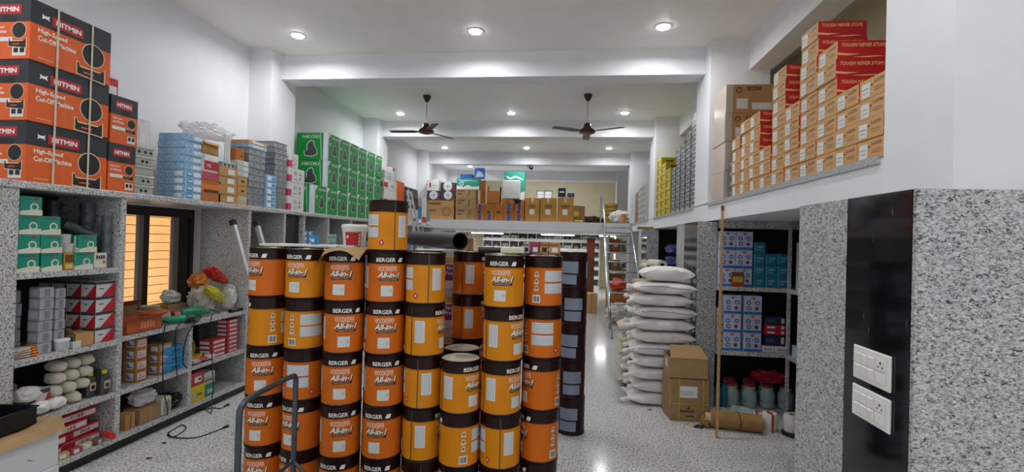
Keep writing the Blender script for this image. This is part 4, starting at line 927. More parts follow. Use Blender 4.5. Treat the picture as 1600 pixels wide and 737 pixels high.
tag(part('cable_roll', G().lathe([(.02, -.08), (.055, -.08), (.06, -.05), (.06, .05), (.055, .08), (.02, .08)], 22, axis='x'), mat('b0a08a', .8, 0, .08, .2, 40), None, True, (-3.80, 4.10, z+.06), 1.2), 'pale rope roll lying between the cartons on the window shelf', 'rope roll')
tag(part('pipe_fitting', G().lathe([(.02, 0), (.05, .0), (.05, .05), (.03, .055)], 18, axis='x'), mat('b0343c', .4), None, True, (-3.73, 4.185, z+.052), 1.2), 'red round end cap beside the rope roll', 'cap')
def grinder(lab, loc, rz):
    gt = mat('1c8a66', .35, 0, .06, key='green_tool_plastic')
    t = thing('angle_grinder', lab, 'power tool', loc, rz, 'green power tools')
    part('motor_body', G().lathe([(.0, -.14), (.028, -.135), (.032, -.05), (.036, 0), (.036, .06), (.03, .075)], 18, axis='x'), gt, t, True, (0, 0, .042))
    part('gear_head', G().blob(.11, 0, .045, .04, .034, .032, 12, 8, 0, .7, 0), mat('55585a', .35, .6), t, True)
    part('guard', G().lathe([(.055, .0), (.058, .006), (.058, .016), (.02, .018)], 20, cx=.12), mat('3a3c3e', .4, .5), t, True)
    part('side_handle', G().tube([(.1, -.035, .045), (.1, -.13, .05)], .014, 10), mat('1b1b1d', .5), t, True)
grinder('green power tool at the front edge of the window shelf', (-3.63, 4.12, z), .9)
t = thing('green_blower', 'bulky green blower casing on the window shelf', 'power tool', (-3.70, 4.36, z), 1.3)
part('casing', G().blob(0, 0, .06, .12, .07, .06, 18, 12, 0, .7, .04, 8), mat('177a58', .35), t, True); part('nozzle', G().tube([(.1, 0, .06), (.2, .02, .05)], .028, 12), mat('177a58', .35), t, True)
bags = [(-3.82, 4.66, .17, .10, .13, .15, 'c9c4b8', 'white crumpled polythene bag leaning in the window corner', 0), (-3.82, 4.60, .36, .07, .10, .06, 'd0772a', 'orange patterned bag on top of the bag pile', .2), (-3.67, 4.65, .22, .045, .15, .05, 'c6b92a', 'yellow bag hanging over the front of the bag pile', -.55), (-3.78, 4.80, .40, .07, .15, .06, 'c0281e', 'shiny red bag topping the bag pile', -.5), (-3.72, 4.945, .15, .07, .06, .13, 'd6d6d4', 'white bag at the partition end of the bag pile', 0), (-3.99, 4.44, .20, .07, .09, .065, 'c8c8c4', 'small white bag nearest the window pane', 0)]
for i, (x, y, zz, a, b, c, col, lab, tl_) in enumerate(bags):
    tag(part('plastic_bag', G().blob(0, 0, 0, a, b, c, 44, 26, 0, .85, .03, 60+i, None, .26), mat(col, .3, 0, .12, .4, 14), None, True, (x, y, z+max(zz, c*1.1)), 0, (tl_, 0, 0)), lab, 'bag')
t = thing('power_strip', 'black power strip at the right end of the window shelf', 'power strip', (-3.61, 4.90, z), RZL)
part('strip_body', G().box(-.09, .09, -.025, .025, 0, .035, 0, .005), bt, t); part('red_switch', G().box(-.08, -.055, -.012, .012, .035, .038), mat('c4382a', .4), t)
for k in range(3): part('outlet', G().lathe([(.015, .035), (.015, .037)], 12, cx=-.03+.045*k), mat('3b3b3d', .5), t)
# labelled cartons below the window shelf
z = .4905
def label_carton(loc, lab, size=(.108, .125, .093)):
    bl = mat('5870a8', .5, 0, .2, 0, 60); pkk = mat('c98f9d', .5, 0, .2, 0, 60)
    return carton('label_carton', lab, 'box', size, loc, RZL, mat('a5713f', .7, 0, .06), {'blue_label': [('r', 'L', .28, .22, .82, .84, paper), ('p', 'L', [(.3, .3), (.6, .3), (.45, .7), (.3, .8)], bl), ('r', 'L', .55, .35, .78, .45, bl)], 'pink_label': [('r', 'F', .12, .2, .88, .86, mat('d5c4c2', .5)), ('r', 'F', .2, .3, .75, .5, pkk), ('p', 'F', [(.2, .55), (.6, .55), (.3, .78)], pkk)]}, 'cartons with blue and pink labels')
src = None
y0 = at(212, 580, X=-3.63).y; y1 = at(248, 580, X=-3.63).y
for c, (yy, n) in enumerate(((y0, 4), (y1, 2))):
    for r in range(n):
        lab = 'brown carton with blue and pink labels, %s in the %s labelled stack' % (['lowest', 'second', 'third', 'top'][r], ['first', 'second'][c])
        loc = (-3.63-.0625+random.uniform(-.003, .003), yy+.055, z+r*.094)
        if src is None: src = label_carton(loc, lab)
        else: clone(src, loc, RZL, lab)
carton('label_carton', 'wider brown carton on the second stack of labelled cartons', 'box', (.15, .2, .085), (-3.735, y1+.075, z+.189), RZL, mat('8f7049', .7), {'label': [('r', 'F', .1, .25, .85, .85, mat('b9aaa0', .5)), ('r', 'L', .6, .3, .95, .8, paper)]})
for i in range(3):
    carton('blue_pack', 'bright blue film-wrapped pack, %s behind the cables' % ['lowest', 'middle', 'top'][i], 'packet', (.22, .2, .075), (-3.72, 4.10, z+.076*i), RZL, mat('2f8fc4', .3, 0, .1), {'lettering': [('r', 'F', .35, .3, .8, .6, mat('16597f', .4))]}, 'blue film-wrapped packs', .012)
carton('blue_crate', 'dark blue box at the back above the labelled cartons', 'box', (.4, .2, .1), (-3.95, 3.95, z+.29), RZL, mat('1f4f86', .5), {'print': [('r', 'F', .2, .3, .7, .7, mat('2d63a0', .5))]})
carton('spare_carton', 'plain brown carton set back in the bay under the dark blue box', 'box', (.4, .2, .289), (-3.95, 3.95, z), RZL, KRAFTD, {'tape': [('r', 'F', .45, 0, .55, 1, KRAFT)]})
# right half of the bay
t = thing('cable_coil', 'coil of yellow cable on the shelf under the red bag', 'cable', (-3.68, 4.37, z), RZL)
ycab = mat('c9ab2c', .45, 0, .06, key='yellow_cable')
for k in range(4): part('loop', G().tube([(.075*math.cos(q*PI/12)+.01*k, .06*math.sin(q*PI/12), .012+.018*k+.01*math.sin(q*PI/6+k)) for q in range(25)], .009, 7), ycab, t, True)
t2 = thing('cable_coil', 'yellow cable coil propped upright behind the flat one', 'cable', (-3.74, 4.46, z+.11), RZL)
for k in range(3): part('loop', G().tube([(.08*math.cos(q*PI/12), .05+.02*k, .10*math.sin(q*PI/12)) for q in range(25)], .011, 7), ycab, t2, True)
rbx = mat('b4283a', .45, 0, .05, key='crimson_card')
for c in range(2):
    for r in range([4, 8][c]):
        hh = .045
        carton('slim_red_box', 'slim red and white box, %s in the %s stack by the partition' % (lev(r, [4, 8][c]), ['shorter', 'taller'][c]), 'box', ([.22, .16][c], .13, hh-.0012), (-3.68, [4.66, 4.87][c], z+r*hh), RZL+random.uniform(-.03, .03), rbx, {'white_print': [('r', 'F', .2, .25, .9, .72, paper), ('r', 'L', .1, .2, .9, .8, paper)], 'lettering': [('r', 'F', .3, .35, .8, .5, redb)]}, 'slim red and white boxes')
for i in range(3):
    tag(part('parts_bag', G().blob(0, 0, 0, .05, .075, .022, 32, 18, 0, .7, .03, 80+i, None, .28), mat(['c2aaa6', 'b9454a', 'd0cac4'][i], .25, 0, .1, .3, 20), None, True, (-3.63, 4.34+.09*i, z+.03)), 'clear bag of %s parts at the front of the shelf under the cable coil' % ['pinkish', 'red', 'white'][i], 'bag')
z = .1205
s_ = [((.19, .18, .155), (-3.68, 4.365, z), 'c9b422', 'yellow_carton', 'yellow carton with a small picture on the bottom shelf'), ((.18, .17, .125), (-3.68, 4.36, z+.156), 'b03a40', 'red_carton', 'red carton with white label standing on the yellow one'), ((.14, .18, .115), (-3.69, 4.545, z), '1f7f68', 'teal_flat_carton', 'dark teal carton beside the yellow one'), ((.18, .16, .12), (-3.70, 4.54, z+.116), 'c4c2b8', 'white_carton', 'white printed carton on the dark teal one')]
for sz, lc, c, nm, lab in s_:
    pr = {'print': [('r', 'F', .12, .3, .38, .55, mat('9aa6c4', .5)), ('r', 'F', .45, .35, .75, .5, mat('7a6a1c', .5))]} if 'yellow' in nm else {'label': [('r', 'F', .3, .25, .8, .7, paper), ('r', 'F', .55, .4, .75, .55, bink)]} if nm == 'red_carton' else {'print': [('r', 'F', .15, .3, .85, .4, paper if 'teal' in nm else bink), ('r', 'F', .15, .5, .7, .6, paper if 'teal' in nm else mat('9a988f', .5))]}
    carton(nm, lab, 'box', sz, lc, RZL, mat(c, .5), pr)
carton('brown_carton', 'low brown carton holding a clear bag on the bottom shelf', 'box', (.2, .17, .13), (-3.68, 3.83, z), RZL, KRAFT4, {'tape': [('r', 'F', .45, 0, .55, 1, KRAFT)]})
tag(part('plastic_bag', G().blob(0, 0, 0, .08, .1, .065, 36, 22, 0, .75, .03, 91, None, .3), CLEARPL, None, True, (-3.69, 3.84, z+.205)), 'clear bag of dark parts on the low brown carton', 'bag')
carton('brown_carton', 'small brown carton next to a dark bottle on the bottom shelf', 'box', (.09, .1, .13), (-3.67, 3.66, z), RZL, KRAFT, {'tape': [('r', 'F', .42, 0, .58, 1, KRAFTD)]})
tag(part('bottle', G().lathe([(.03, 0), (.035, .01), (.035, .16), (.015, .2), (.015, .23), (.018, .232), (.018, .25)], 18), mat('1c2436', .3), None, True, (-3.80, 3.60, z)), 'dark blue bottle behind the small brown carton', 'bottle')
t = thing('battery_charger', 'off-white boxy charger with grey grille on the bottom shelf', 'charger', (-3.66, 4.0, z), RZL)
part('casing', G().box(-.055, .055, -.07, .07, 0, .16, 0, .012), mat('c2c0b6', .45), t)
for k in range(6): part('grille_slot', G().box(-.04, .03, -.0715, -.0705, .03+.016*k, .038+.016*k), mat('55574f', .6), t)
part('knob', G().lathe([(.014, 0), (.014, .012)], 14, axis='y'), yc_, t, True, (.02, -.07, .135))
tag(part('black_bag', G().blob(0, 0, 0, .10, .09, .06, 36, 22, 0, .75, .03, 95, None, .3), mat('101112', .35, 0, .2, .4, 12), None, True, (-3.71, 4.13, z+.075)), 'crumpled black bag beside the off-white charger', 'bag')
# cables hanging from the window shelf
ck = mat('0e0f11', .45, 0, 0, key='black_cord')
def spl(pts, n=8):
    P = [Vector(p) for p in pts]; P = [P[0]*2-P[1]]+P+[P[-1]*2-P[-2]]; out = []
    for i in range(1, len(P)-2):
        for k in range(n):
            t_ = k/n; a, b, c, d = P[i-1:i+3]
            out.append(.5*((2*b)+(c-a)*t_+(2*a-5*b+4*c-d)*t_*t_+(3*b-a-3*c+d)*t_**3))
    return out+[P[-2]]
def cord(lab, pts, plug=True):
    t = thing('extension_lead', lab, 'cord')
    part('cable', G().tube(spl(pts), .0048, 7), ck, t, True)
    if plug:
        a = Vector(pts[-1]); d = (a-Vector(pts[-2])).normalized()
        part('plug', G().tube([a, a+d*.02, a+d*.055], .012, 10, rs=[.007, .014, .018]), ck, t, True)
        pn = G()
        for s in (-1, 1): o = Vector((-d.y, d.x, 0))*.008*s; pn.tube([a+d*.055+o, a+d*.075+o], .0025, 6)
        part('pins', pn, mat('b9a56a', .3, .8), t)
fp = lambda x, y, z=.006: tuple(at(x, y, Z=z))
XH = -3.545
hp = lambda x, y, X=XH: tuple(at(x, y, X=X))
cord('black power cord with a loop and plug lying farther out on the floor', [(-3.7, 3.98, .99), (-3.58, 3.98, .955), hp(257, 512), hp(254, 560), hp(256, 610), hp(262, 640), fp(259, 662), fp(268, 682), fp(290, 670), fp(283, 664), fp(262, 680), fp(300, 684), fp(332, 675), fp(347, 669)])
cord('black power cord with its plug close to the plinth', [(-3.7, 4.62, .99), (-3.58, 4.62, .955), hp(330, 495), hp(331, 550), hp(333, 600), hp(331, 625), fp(329, 645), fp(313, 632), fp(312, 640), fp(333, 637), fp(343, 638), fp(350, 635)])
cord('short black cord hanging from the middle of the window shelf', [(-3.7, 4.2, .97), (-3.57, 4.22, .955), hp(276, 512), hp(275, 560), hp(277, 590)], False)
cord('short black cord hanging over the blue packs', [(-3.7, 4.38, .97), (-3.57, 4.35, .955), hp(300, 510), hp(289, 535), hp(286, 565), hp(292, 575)], False)
# further bays seen past the drums
z = 1.4705
tag(part('blue_bag', G().blob(0, 0, 0, .12, .2, .06, 36, 22, 0, .7, .03, 31, None, .25), mat('1d2a6b', .35, 0, .2, .3, 12), None, True, (-3.78, 5.38, z+.075)), 'dark blue plastic pack in the bay past the window', 'bag')
t = thing('cable_coil', 'grey cable coil lying in the bay past the window', 'cable', (-3.66, 5.22, z), RZL)
for k in range(3): part('loop', G().tube([(.07*math.cos(q*PI/10)+.01*k, .06*math.sin(q*PI/10), .01+.016*k) for q in range(21)], .007, 6), mat('9aa0a3', .4), t, True)
for i in range(4):
    tag(part('fitting_pack', G().box(-.05, .05, -.05, .05, 0, .05, 0, .012), mat('c2c8d2', .3, 0, .1), None, False, (-3.65, 5.46+.06*(i % 2), z+.0+.051*(i//2)), .3*i), 'small white clear-wrapped pack by the blue bag, %s' % ['lower left', 'lower right', 'upper left', 'upper right'][i], 'packet', 'clear-wrapped packs')
bb = mat('3d87b8', .4, 0, .15, 0, 30)
for r in range(5):
    for c in range(2):
        carton('blue_white_pack', 'blue and white pack, %s in the %s stack of the narrow bay' % (lev(r, 5), ['left', 'right'][c]), 'box', (.12, .1, .075), (-3.66, 6.29+.125*c, z+.0755*r), RZL, bb, {'print': [('r', 'F', .1, .2, .5, .8, paper)]}, 'blue and white packs')
for r in range(4):
    for c in range(2):
        carton('green_white_pack', 'pale green pack, %s in the %s stack past the narrow bay' % (lev(r, 4), ['left', 'right'][c]), 'box', (.13, .1, .085), (-3.66, 6.96+.14*c, z+.0855*r), RZL, mat('9dbfb2', .4), {'print': [('r', 'F', .1, .2, .9, .5, mat('4f8f9f', .4))]}, 'pale green packs')
z = .9255
for r in range(5):
    for c in range(2):
        carton('bottle_pack', 'blue and clear bottle pack, %s in the %s bottle stack' % (lev(r, 5), ['left', 'right'][c]), 'box', (.15, .1, .09), (-3.66, 5.17+.17*c, z+.0905*r), RZL, mat('6fa0bd', .35, 0, .3, 0, 30), {'print': [('r', 'F', .1, .5, .9, .8, paper)]}, 'bottle packs past the window')
for zb, c in ((.4905, 'b9a06a'), (.1205, '7d2f33')):
    for r in range(3):
        carton('mixed_carton', '%s carton in the low bay past the window, %s' % ({'b9a06a': 'tan', '7d2f33': 'dark red'}[c], ['lowest', 'middle', 'top'][r]), 'box', (.3, .2, .09), (-3.72, 5.3, zb+.091*r), RZL, mat(c, .5), {'print': [('r', 'F', .1, .3, .5, .7, paper)]})
for i, (x, y) in enumerate(((252, 692), (228, 716), (1012, 640))):
    tag(part('floor_chip', G().prism([(0, 0), (.03, -.008), (.045, .006), (.02, .014)], .001, .006), mat('2a2a28', .7), None, False, tuple(at(x, y, Z=0))), 'small dark chip of litter on the floor, %s' % ['beside the cord loop', 'near the white carton', 'in front of the sacks'][i], 'litter', 'floor litter')
# ================================================================== around and on the drums
stl = mat('4a545c', .35, .5, .08, key='grey_blue_steel')
t = thing('platform_trolley', 'grey tubular steel trolley handle standing in front of the left drums', 'trolley', (0, 0, 0))
HX, HZ = -1.62, .945
part('handle', G().tube(spl([(HX, 2.25, .15), (HX, 2.25, .5), (HX, 2.25, .84), (HX, 2.265, .915), (HX, 2.33, HZ-.005), (HX, 2.5, HZ), (HX, 2.71, HZ), (HX, 2.748, HZ-.02), (HX, 2.755, .88), (HX, 2.755, .5), (HX, 2.755, .15)], 5), .0155, 12), stl, t, True)
part('brace', G().tube([(HX, 2.755, .42), (HX+.28, 2.755, .16)], .011, 10), stl, t, True)
part('brace', G().tube([(HX, 2.25, .42), (HX+.28, 2.25, .16)], .011, 10), stl, t, True)
part('cross_bar', G().tube([(HX, 2.25, .42), (HX, 2.755, .42)], .011, 10), stl, t, True)
part('platform', G().box(HX-.02, -.85, 2.2, 2.8, .125, .155, 0, .006), stl, t)
for x in (HX+.08, -.95):
    for y in (2.28, 2.72): part('wheel', G().lathe([(.02, -.016), (.055, -.016), (.06, -.01), (.06, .01), (.055, .016), (.02, .016)], 20, axis='y'), rub, t, True, (x, y, .0625))
ZT = 5*DH+.003
# brown paper over the third stack
g = G(); N = 12; rd = random.Random(11)
cx, cy = -1.437*1.03, 3.10
for i in range(N+1):
    for j in range(N+1):
        x = -.155+.31*i/N; y = -.16+.36*j/N; r = math.hypot(x, y)
        z = .006+.004*rd.random()+(0 if r < .15 else -(r-.15)*1.1)+(.01*math.sin(14*x) if r > .12 else 0)
        if i <= 1: z -= .03*(2-i)
        g.v.append((cx+x, cy+y, ZT+max(z, .004) if r < .135 else ZT+z))
for i in range(N):
    for j in range(N): g.f.append((i*(N+1)+j, (i+1)*(N+1)+j, (i+1)*(N+1)+j+1, i*(N+1)+j+1)); g.m.append(0)
tag(part('brown_paper', g, mat('a5855c', .8, 0, .1, .3, 14), None, True), 'brown paper sheet draped over the third drum stack', 'paper')
wfoam = mat('d6d6d2', .5, 0, .03, key='white_board')
b1 = carton('white_board', 'white flat board across the two leftmost drum stacks', 'board', (.62, .26, .018), (-1.95, 3.42, ZT+.002), -.06, wfoam, {'edge_print': [('r', 'F', .7, .2, .9, .8, mat('b9b9b6', .5))]})
carton('white_board', 'second white board lying behind the brown paper', 'board', (.24, .2, .02), (-1.66, 3.42, ZT+.002), .04, wfoam, {'edge_print': [('r', 'F', .1, .2, .3, .8, mat('b9b9b6', .5))]})
carton('blue_pack', 'small blue box standing between the white boards', 'box', (.04, .06, .07), (-1.86, 3.36, ZT+.021), 0, mat('2f86b8', .4), {'print': [('r', 'F', .2, .3, .8, .6, paper)]})
# bucket
bp = at(552, 380, Y=3.42)
t = thing('plastic_bucket', 'white plastic bucket with red label on the drums', 'bucket', (bp.x, 3.44, ZT+.001), -.0)
bw = mat('d9d7d0', .4, 0, .02, key='bucket_white')
part('bucket_body', G().lathe([(.072, 0), (.076, .003), (.088, .135), (.09, .14)], 30), bw, t, True)
part('lid', G().lathe([(.091, .125), (.0925, .13), (.0925, .15), (.0955, .152), (.0955, .168), (.09, .175), (.08, .178), (.075, .172), (.002, .172)], 30), bw, t, True)
g = G(); a0 = math.degrees(math.atan2(-bp.x, 3.44))
for i in range(8):
    an0, an1 = math.radians(a0-48+i*10), math.radians(a0-48+i*10+10)
    f = lambda an, z, rr: (rr*math.sin(an), -rr*math.cos(an), z)
    g.add([f(an0, .012, .0785), f(an1, .012, .0785), f(an1, .118, .0885), f(an0, .118, .0885)], [(0, 1, 2, 3)])
part('red_label', g, [redb], t)
g = G()
for k in range(4):
    an0, an1 = math.radians(a0+18), math.radians(a0+28); z = .02+.024*k; rr = .0795+z*.076
    g.add([f(an0, z, rr), f(an1, z, rr), f(an1, z+.017, rr+.0012), f(an0, z+.017, rr+.0012)], [(0, 1, 2, 3)])
an0 = math.radians(a0-34); rr = .0865
g.add([f(an0+.12*math.cos(q*PI/6), .085+.012*math.sin(q*PI/6), rr+.0015) for q in range(12)], [tuple(range(12))])
part('label_marks', g, [mat('d8c9c4', .5)], t)
# long black roll lying on the drums
p0 = at(719, 376, Y=3.42); p1 = at(567, 371.5, Y=5.95)
p0.z = ZT+.075; p1.z = 1.80
blk = mat('1b1c1e', .45, 0, .12, 0, 10, key='black_sheet')
t = thing('black_roll', 'long black rolled sheet lying across the drum tops', 'roll')
part('outer_wrap', G().tube([p0, p0.lerp(p1, .3), p0.lerp(p1, .6), p1], .064, 32, 0, False), blk, t, True)
d = (p1-p0).normalized()
part('inner_wrap', G().tube([p0+d*.004, p1-d*.004], .057, 32, 0, False), mat('0b0b0c', .6), t, True)
g = G(); up = Vector((0, 0, 1)); a_ = d.cross(up).normalized(); b_ = a_.cross(d)
ring_ = [(p0+a_*(r*math.cos(k*PI/16))+b_*(r*math.sin(k*PI/16))) for r in (.064, .057) for k in range(32)]
g.add(ring_, [(k, (k+1) % 32, 32+(k+1) % 32, 32+k) for k in range(32)])
part('rolled_edge', g, blk, t)
carton('white_sheet', 'white folded sheet under the near end of the black roll', 'board', (.26, .2, .008), (-1.0, 3.50, ZT+.001), .25, wfoam, {'crease': [('r', 'T', .48, 0, .5, 1, mat('b9b9b6', .6))]})
# white and purple drums glimpsed in the gap
pur = mat('6b1f4d', .4, 0, .05, key='purple_print')
def tin_can(loc, lab, rz):
    t = thing('paint_tin', lab, 'paint drum', loc, rz, 'white drums with purple label')
    R, H = .1, .338
    part('body', G().lathe([(R, 0), (R+.002, .005), (R, .01), (R, H*.93), (R+.003, H*.94), (R+.003, H*.96), (R, H*.965), (R+.003, H*.975), (R+.003, H), (R-.006, H)], 32), mat('c9c8c2', .4, .1, .03), t, True)
    g = G(); arc_rect(g, R+.0012, -60, 60, H*.22, H*.62, 0); part('purple_label', g, [pur], t)
    g = G(); arc_rect(g, R+.0012, -60, 60, H*.66, H*.80, 0); part('gold_band', g, [mat('b08a3a', .4)], t)
    g = G(); arc_text(g, R+.0025, 'Epoxy', 0, .1, H*.48, H*.58, 0); arc_text(g, R+.0025, 'Primer', 0, .11, H*.36, H*.45, 0); part('lettering', g, [ivory], t)
    g = G(); arc_rect(g, R+.002, -20, 20, H*.06, H*.18, 0); part('sticker', g, [FPL], t)
q = at(700, 430, Y=3.80)
for i in range(5): tin_can((q.x*1.07, 4.12, i*.3405), 'white drum with purple label, %s in the stack behind the gap' % lev(i, 5), math.atan2(-q.x, 3.86)+.25)
# bits lying on the right drum tops
t = thing('paint_roller', 'black-sleeved roller with cream bar on the right drum tops', 'paint roller', (0, 0, 0))
a = at(748, 384, Y=3.30); b = at(782, 384, Y=3.30); c = at(818, 383, Y=3.34)
a.z = b.z = c.z = ZT+.022
part('sleeve', G().tube([a, b], .02, 16), blk, t, True); part('collar', G().tube([a.lerp(b, .62), a.lerp(b, .72)], .023, 16), blk, t, True); part('cream_bar', G().bar(b, c, .04, .034), mat('d5d1ae', .5), t)
for x0, x1, yt, col, nm in ((817, 828, 379, 'b9a9b0', 'pale pink wrapped pack'), (829, 843, 378, '7d3a5a', 'purple and red carton'), (844, 857, 379, 'b07a3e', 'small brown carton with black print'), (858, 875, 379, 'b5824a', 'small brown carton with white label')):
    s, l = FB(x0, x1, yt, ZT, .09, 3.52); pr = {'print': [('r', 'F', .25, .15, .8, .55, paper if '858' in str(x0) or x0 == 829 else bink), ('r', 'F', .05, .7, .9, .9, redb if x0 == 829 else KRAFTD)]}
    carton('small_carton', nm+' on the right drum tops', 'box', s, l, 0, mat(col, .55), pr)
# ================================================================== mezzanine goods
ZM = ZL+.0055
YM = 12.62
inkb = mat('4a3320', .6, 0, 0, key='brown_ink')
def mz(name, lab, x0, x1, yt, yb, body, pr=None, d=.4, Y=YM, group=None, zb=None):
    zb = ZM if yb is None else at((x0+x1)/2, yb, Y=Y).z if zb is None else zb
    s, l = FB(x0, x1, yt, zb, d, Y, 5); return carton(name, lab, 'box', s, l, 0, body, pr, group)
top = lambda o: o.location.z+max(v.co.z for v in o.data.vertices)+.0005
def fanring(): return [('c', 'F', .72, .42, .17, inkb), ('c', 'F', .72, .42, .15, KRAFT), ('c', 'F', .72, .42, .1, inkb), ('c', 'F', .72, .42, .085, KRAFT)]
o = mz('brown_carton', 'wide brown fan carton at the left end of the mezzanine', 669, 709.5, 313, None, KRAFT, {'print': [('t', 'F', 'EXHAUST FAN', .05, .78, .5, .9, inkb), ('r', 'F', .03, .45, .3, .5, inkb)]+fanring()})
z1 = top(o); dk = mat('3f3a3c', .5, 0, .1, key='dark_fan_card')
def fancart(lab, x0, x1, yt, zb): return mz('fan_carton', lab, x0, x1, yt, 0, dk, {'picture': [('c', 'F', .48, .55, .3, mat('d8d8dc', .4)), ('c', 'F', .48, .55, .07, mat('8a8a90', .4)), ('r', 'F', .47, .2, .49, .9, mat('9a9aa0', .4)), ('r', 'F', .2, .53, .76, .57, mat('9a9aa0', .4))], 'red_mark': [('r', 'F', .72, .03, 1, .22, redb)]}, .4, YM, 'dark fan cartons', zb)
o = fancart('dark fan carton with white disc, lower left on the brown carton', 667, 689, 298, z1); z2 = top(o)+.006
fancart('dark fan carton with white disc, lower right on the brown carton', 689.5, 711.5, 298, z1)
fancart('dark fan carton with white disc, upper one', 688.5, 712, 285, z2)
mz('white_carton', 'white carton with red marks at the upper left of the fan cartons', 667, 686, 280.5, 0, wc, {'marks': [('r', 'F', .2, .3, .35, .7, redb), ('r', 'F', .45, .4, .85, .5, mat('b9a9a0', .5))]}, .4, YM, None, z2)
zb = ZM
for i, yt in enumerate((325, 309.5, 295.5)):
    o = mz('brown_carton', 'long brown carton with black print, %s of three beside the fan cartons' % ['lowest', 'middle', 'top'][i], 711.8+i*.2, 743, yt, 0, mat('a98a5e', .8, 0, .08), {'print': [('t', 'F', 'CEILING', .1, .72, .45, .88, inkb), ('r', 'F', .08, .45, .3, .55, inkb), ('p', 'F', [(.62, .2), (.66, .2), (.72, .9), (.68, .9)], inkb)]}, .42, YM, None, zb); zb = top(o)
tl2 = mat('3aa38f', .45, 0, .08, 0, 8, key='sea_green_card')
def teal_fan(lab, x0, x1, yt, zb, Y=YM, d=.25):
    return mz('sea_green_carton', lab, x0, x1, yt, 0, tl2, {'white_print': [('p', 'F', [(0, 0), (1, 0), (1, .3), (.7, .22), (.5, .4), (.3, .2), (0, .34)], wink), ('c', 'F', .22, .5, .09, wink), ('c', 'F', .22, .5, .06, tl2)], 'script': [('p', 'F', [(.1, .8), (.3, .72), (.55, .8), (.9, .7), (.9, .74), (.55, .86), (.3, .78), (.1, .86)], wink)]}, d, Y, None, zb)
o = teal_fan('sea-green and white carton on the long brown cartons', 713.5, 749, 278.5, zb); z3 = top(o)
carton('blue_pack', 'dark blue flat pack lying on the sea-green carton', 'packet', (.36, .2, .12), (-2.75, YM+.15, z3), -.1, mat('244f96', .35, 0, .1), {'print': [('r', 'F', .1, .3, .9, .5, mat('3f6fb8', .4))]}, None, .02)
s, l = FB(741, 757.5, 262, z3, .12, YM+.05); carton('blue_pack', 'bright blue and white pack standing on the sea-green carton', 'packet', s, l, .05, mat('3d74c4', .35), {'print': [('p', 'F', [(.1, .1), (.9, .2), (.7, .6), (.3, .7)], mat('cfd9ea', .4))]}, None, .02)
# orange cartons
for i, (x0, x1) in enumerate(((742.5, 757), (757.3, 772), (772.3, 787), (787.3, 803), (803.3, 819))):
    tp = mat('1f4fa0', .4, 0, 0, key='blue_tape'); el = [('t', 'F', 'H', .3, .45, .7, .6, inkb)]
    pr = {'lettering': el}
    if i != 2: pr['blue_tape'] = [('r', 'F', .36, .62 if i != 1 else .02, .64, 1 if i != 1 else .45, tp), ('r', 'F', .36, 0, .64, .42, tp)]
    o = mz('orange_carton', 'narrow orange-brown carton on the mezzanine edge, %s from the left' % ['first', 'second', 'third', 'fourth', 'fifth'][i], x0, x1, 318.5, None, KRAFT3, pr, .4, YM-.03, 'orange-brown cartons on the mezzanine edge'); z4 = top(o)
lx = at(761, 300, Y=YM).x; rx = at(781, 300, Y=YM).x
oc = open_carton('tall open orange-brown carton with raised flaps on the mezzanine cartons', ((lx+rx)/2, YM+.15, z4), (rx-lx, .3, .34), KRAFT3, 0, [('L', .12, -.02), ('R', .12, .0), ('B', .02, .1)])
carton('flat_card', 'folded brown card standing on end beside the open carton', 'box', (.14, .1, .62), (at(753.5, 300, Y=YM).x, YM+.1, z4), .15, KRAFT3, {'fold': [('r', 'F', .45, 0, .5, 1, KRAFTD)]})
mz('brown_carton', 'low brown carton under the wrapped white carton on the mezzanine', 783.5, 819, 311.5, 0, KRAFT3, {'tape': [('r', 'F', .2, .1, .3, .9, KRAFTD)]}, .36, YM, None, z4)
z5 = at(800, 311, Y=YM).z
teal_fan('tall sea-green and white carton behind the wrapped white carton', 788, 820.5, 268, z5, YM+.16, .18)
s, l = FB(784.5, 813, 281, z5+.006, .12, YM+.0); o = carton('wrapped_carton', 'white carton in crinkled clear wrap leaning on the sea-green carton', 'box', s, l, .03, mat('c6c6c2', .35, 0, .08, .6, 9), {'tape': [('r', 'F', .1, .9, .9, .96, paper)]}, None, .02)
t = thing('black_pot', 'small black pot with handles on the mezzanine cartons', 'pot', (at(809, 312, Y=YM-.05).x, YM-.12+.08, z5+.0))
t.location = (at(809, 312, Y=YM-.05).x, YM-.045, z4+.0)
t.location.y = YM-.01-.06
part('bowl', G().lathe([(.07, 0), (.11, .03), (.125, .12), (.118, .12), (.1, .03)], 20, cap=False), bt, t, True); part('handle', G().tube([(-.12, 0, .1), (-.16, 0, .13), (-.12, 0, .16)], .01, 6), bt, t, True)
t.scale = (.75, .5, .9)
# tall brown cartons
for i, (x0, x1) in enumerate(((820.5, 843.5), (844.5, 869.5), (871, 896.5))):
    o = mz('tall_carton', 'tall golden-brown carton with white sticker, %s of three on the mezzanine' % ['left', 'middle', 'right'][i], x0, x1, 309, None, mat('b07c36', .75, 0, .06, 0, 6), {'sticker': [('r', 'F', .32, .3, .64, .52, paper)], 'lettering': [('t', 'F', 'Standard', .28, .64, .75, .70, inkb), ('r', 'F', .28, .58, .7, .6, inkb)], 'tape': [('r', 'F', .42, .8, .56, 1, mat('c9c0ac', .5))]}, .42, YM, 'tall golden-brown cartons')
z6 = top(o)
o = mz('tan_carton', 'flat pale carton on the right tall carton', 871.5, 896, 308.5, 0, mat('c9a884', .6), {'tape': [('r', 'F', .45, 0, .55, 1, KRAFT)]}, .4, YM, None, z6)
carton('navy_box', 'navy blue box with pale label on the right tall carton', 'box', (.2, .2, .24), (at(878, 300, Y=YM).x, YM+.15, top(o)), 0, mat('1a2438', .4), {'label': [('r', 'F', .2, .5, .8, .65, paper)]})
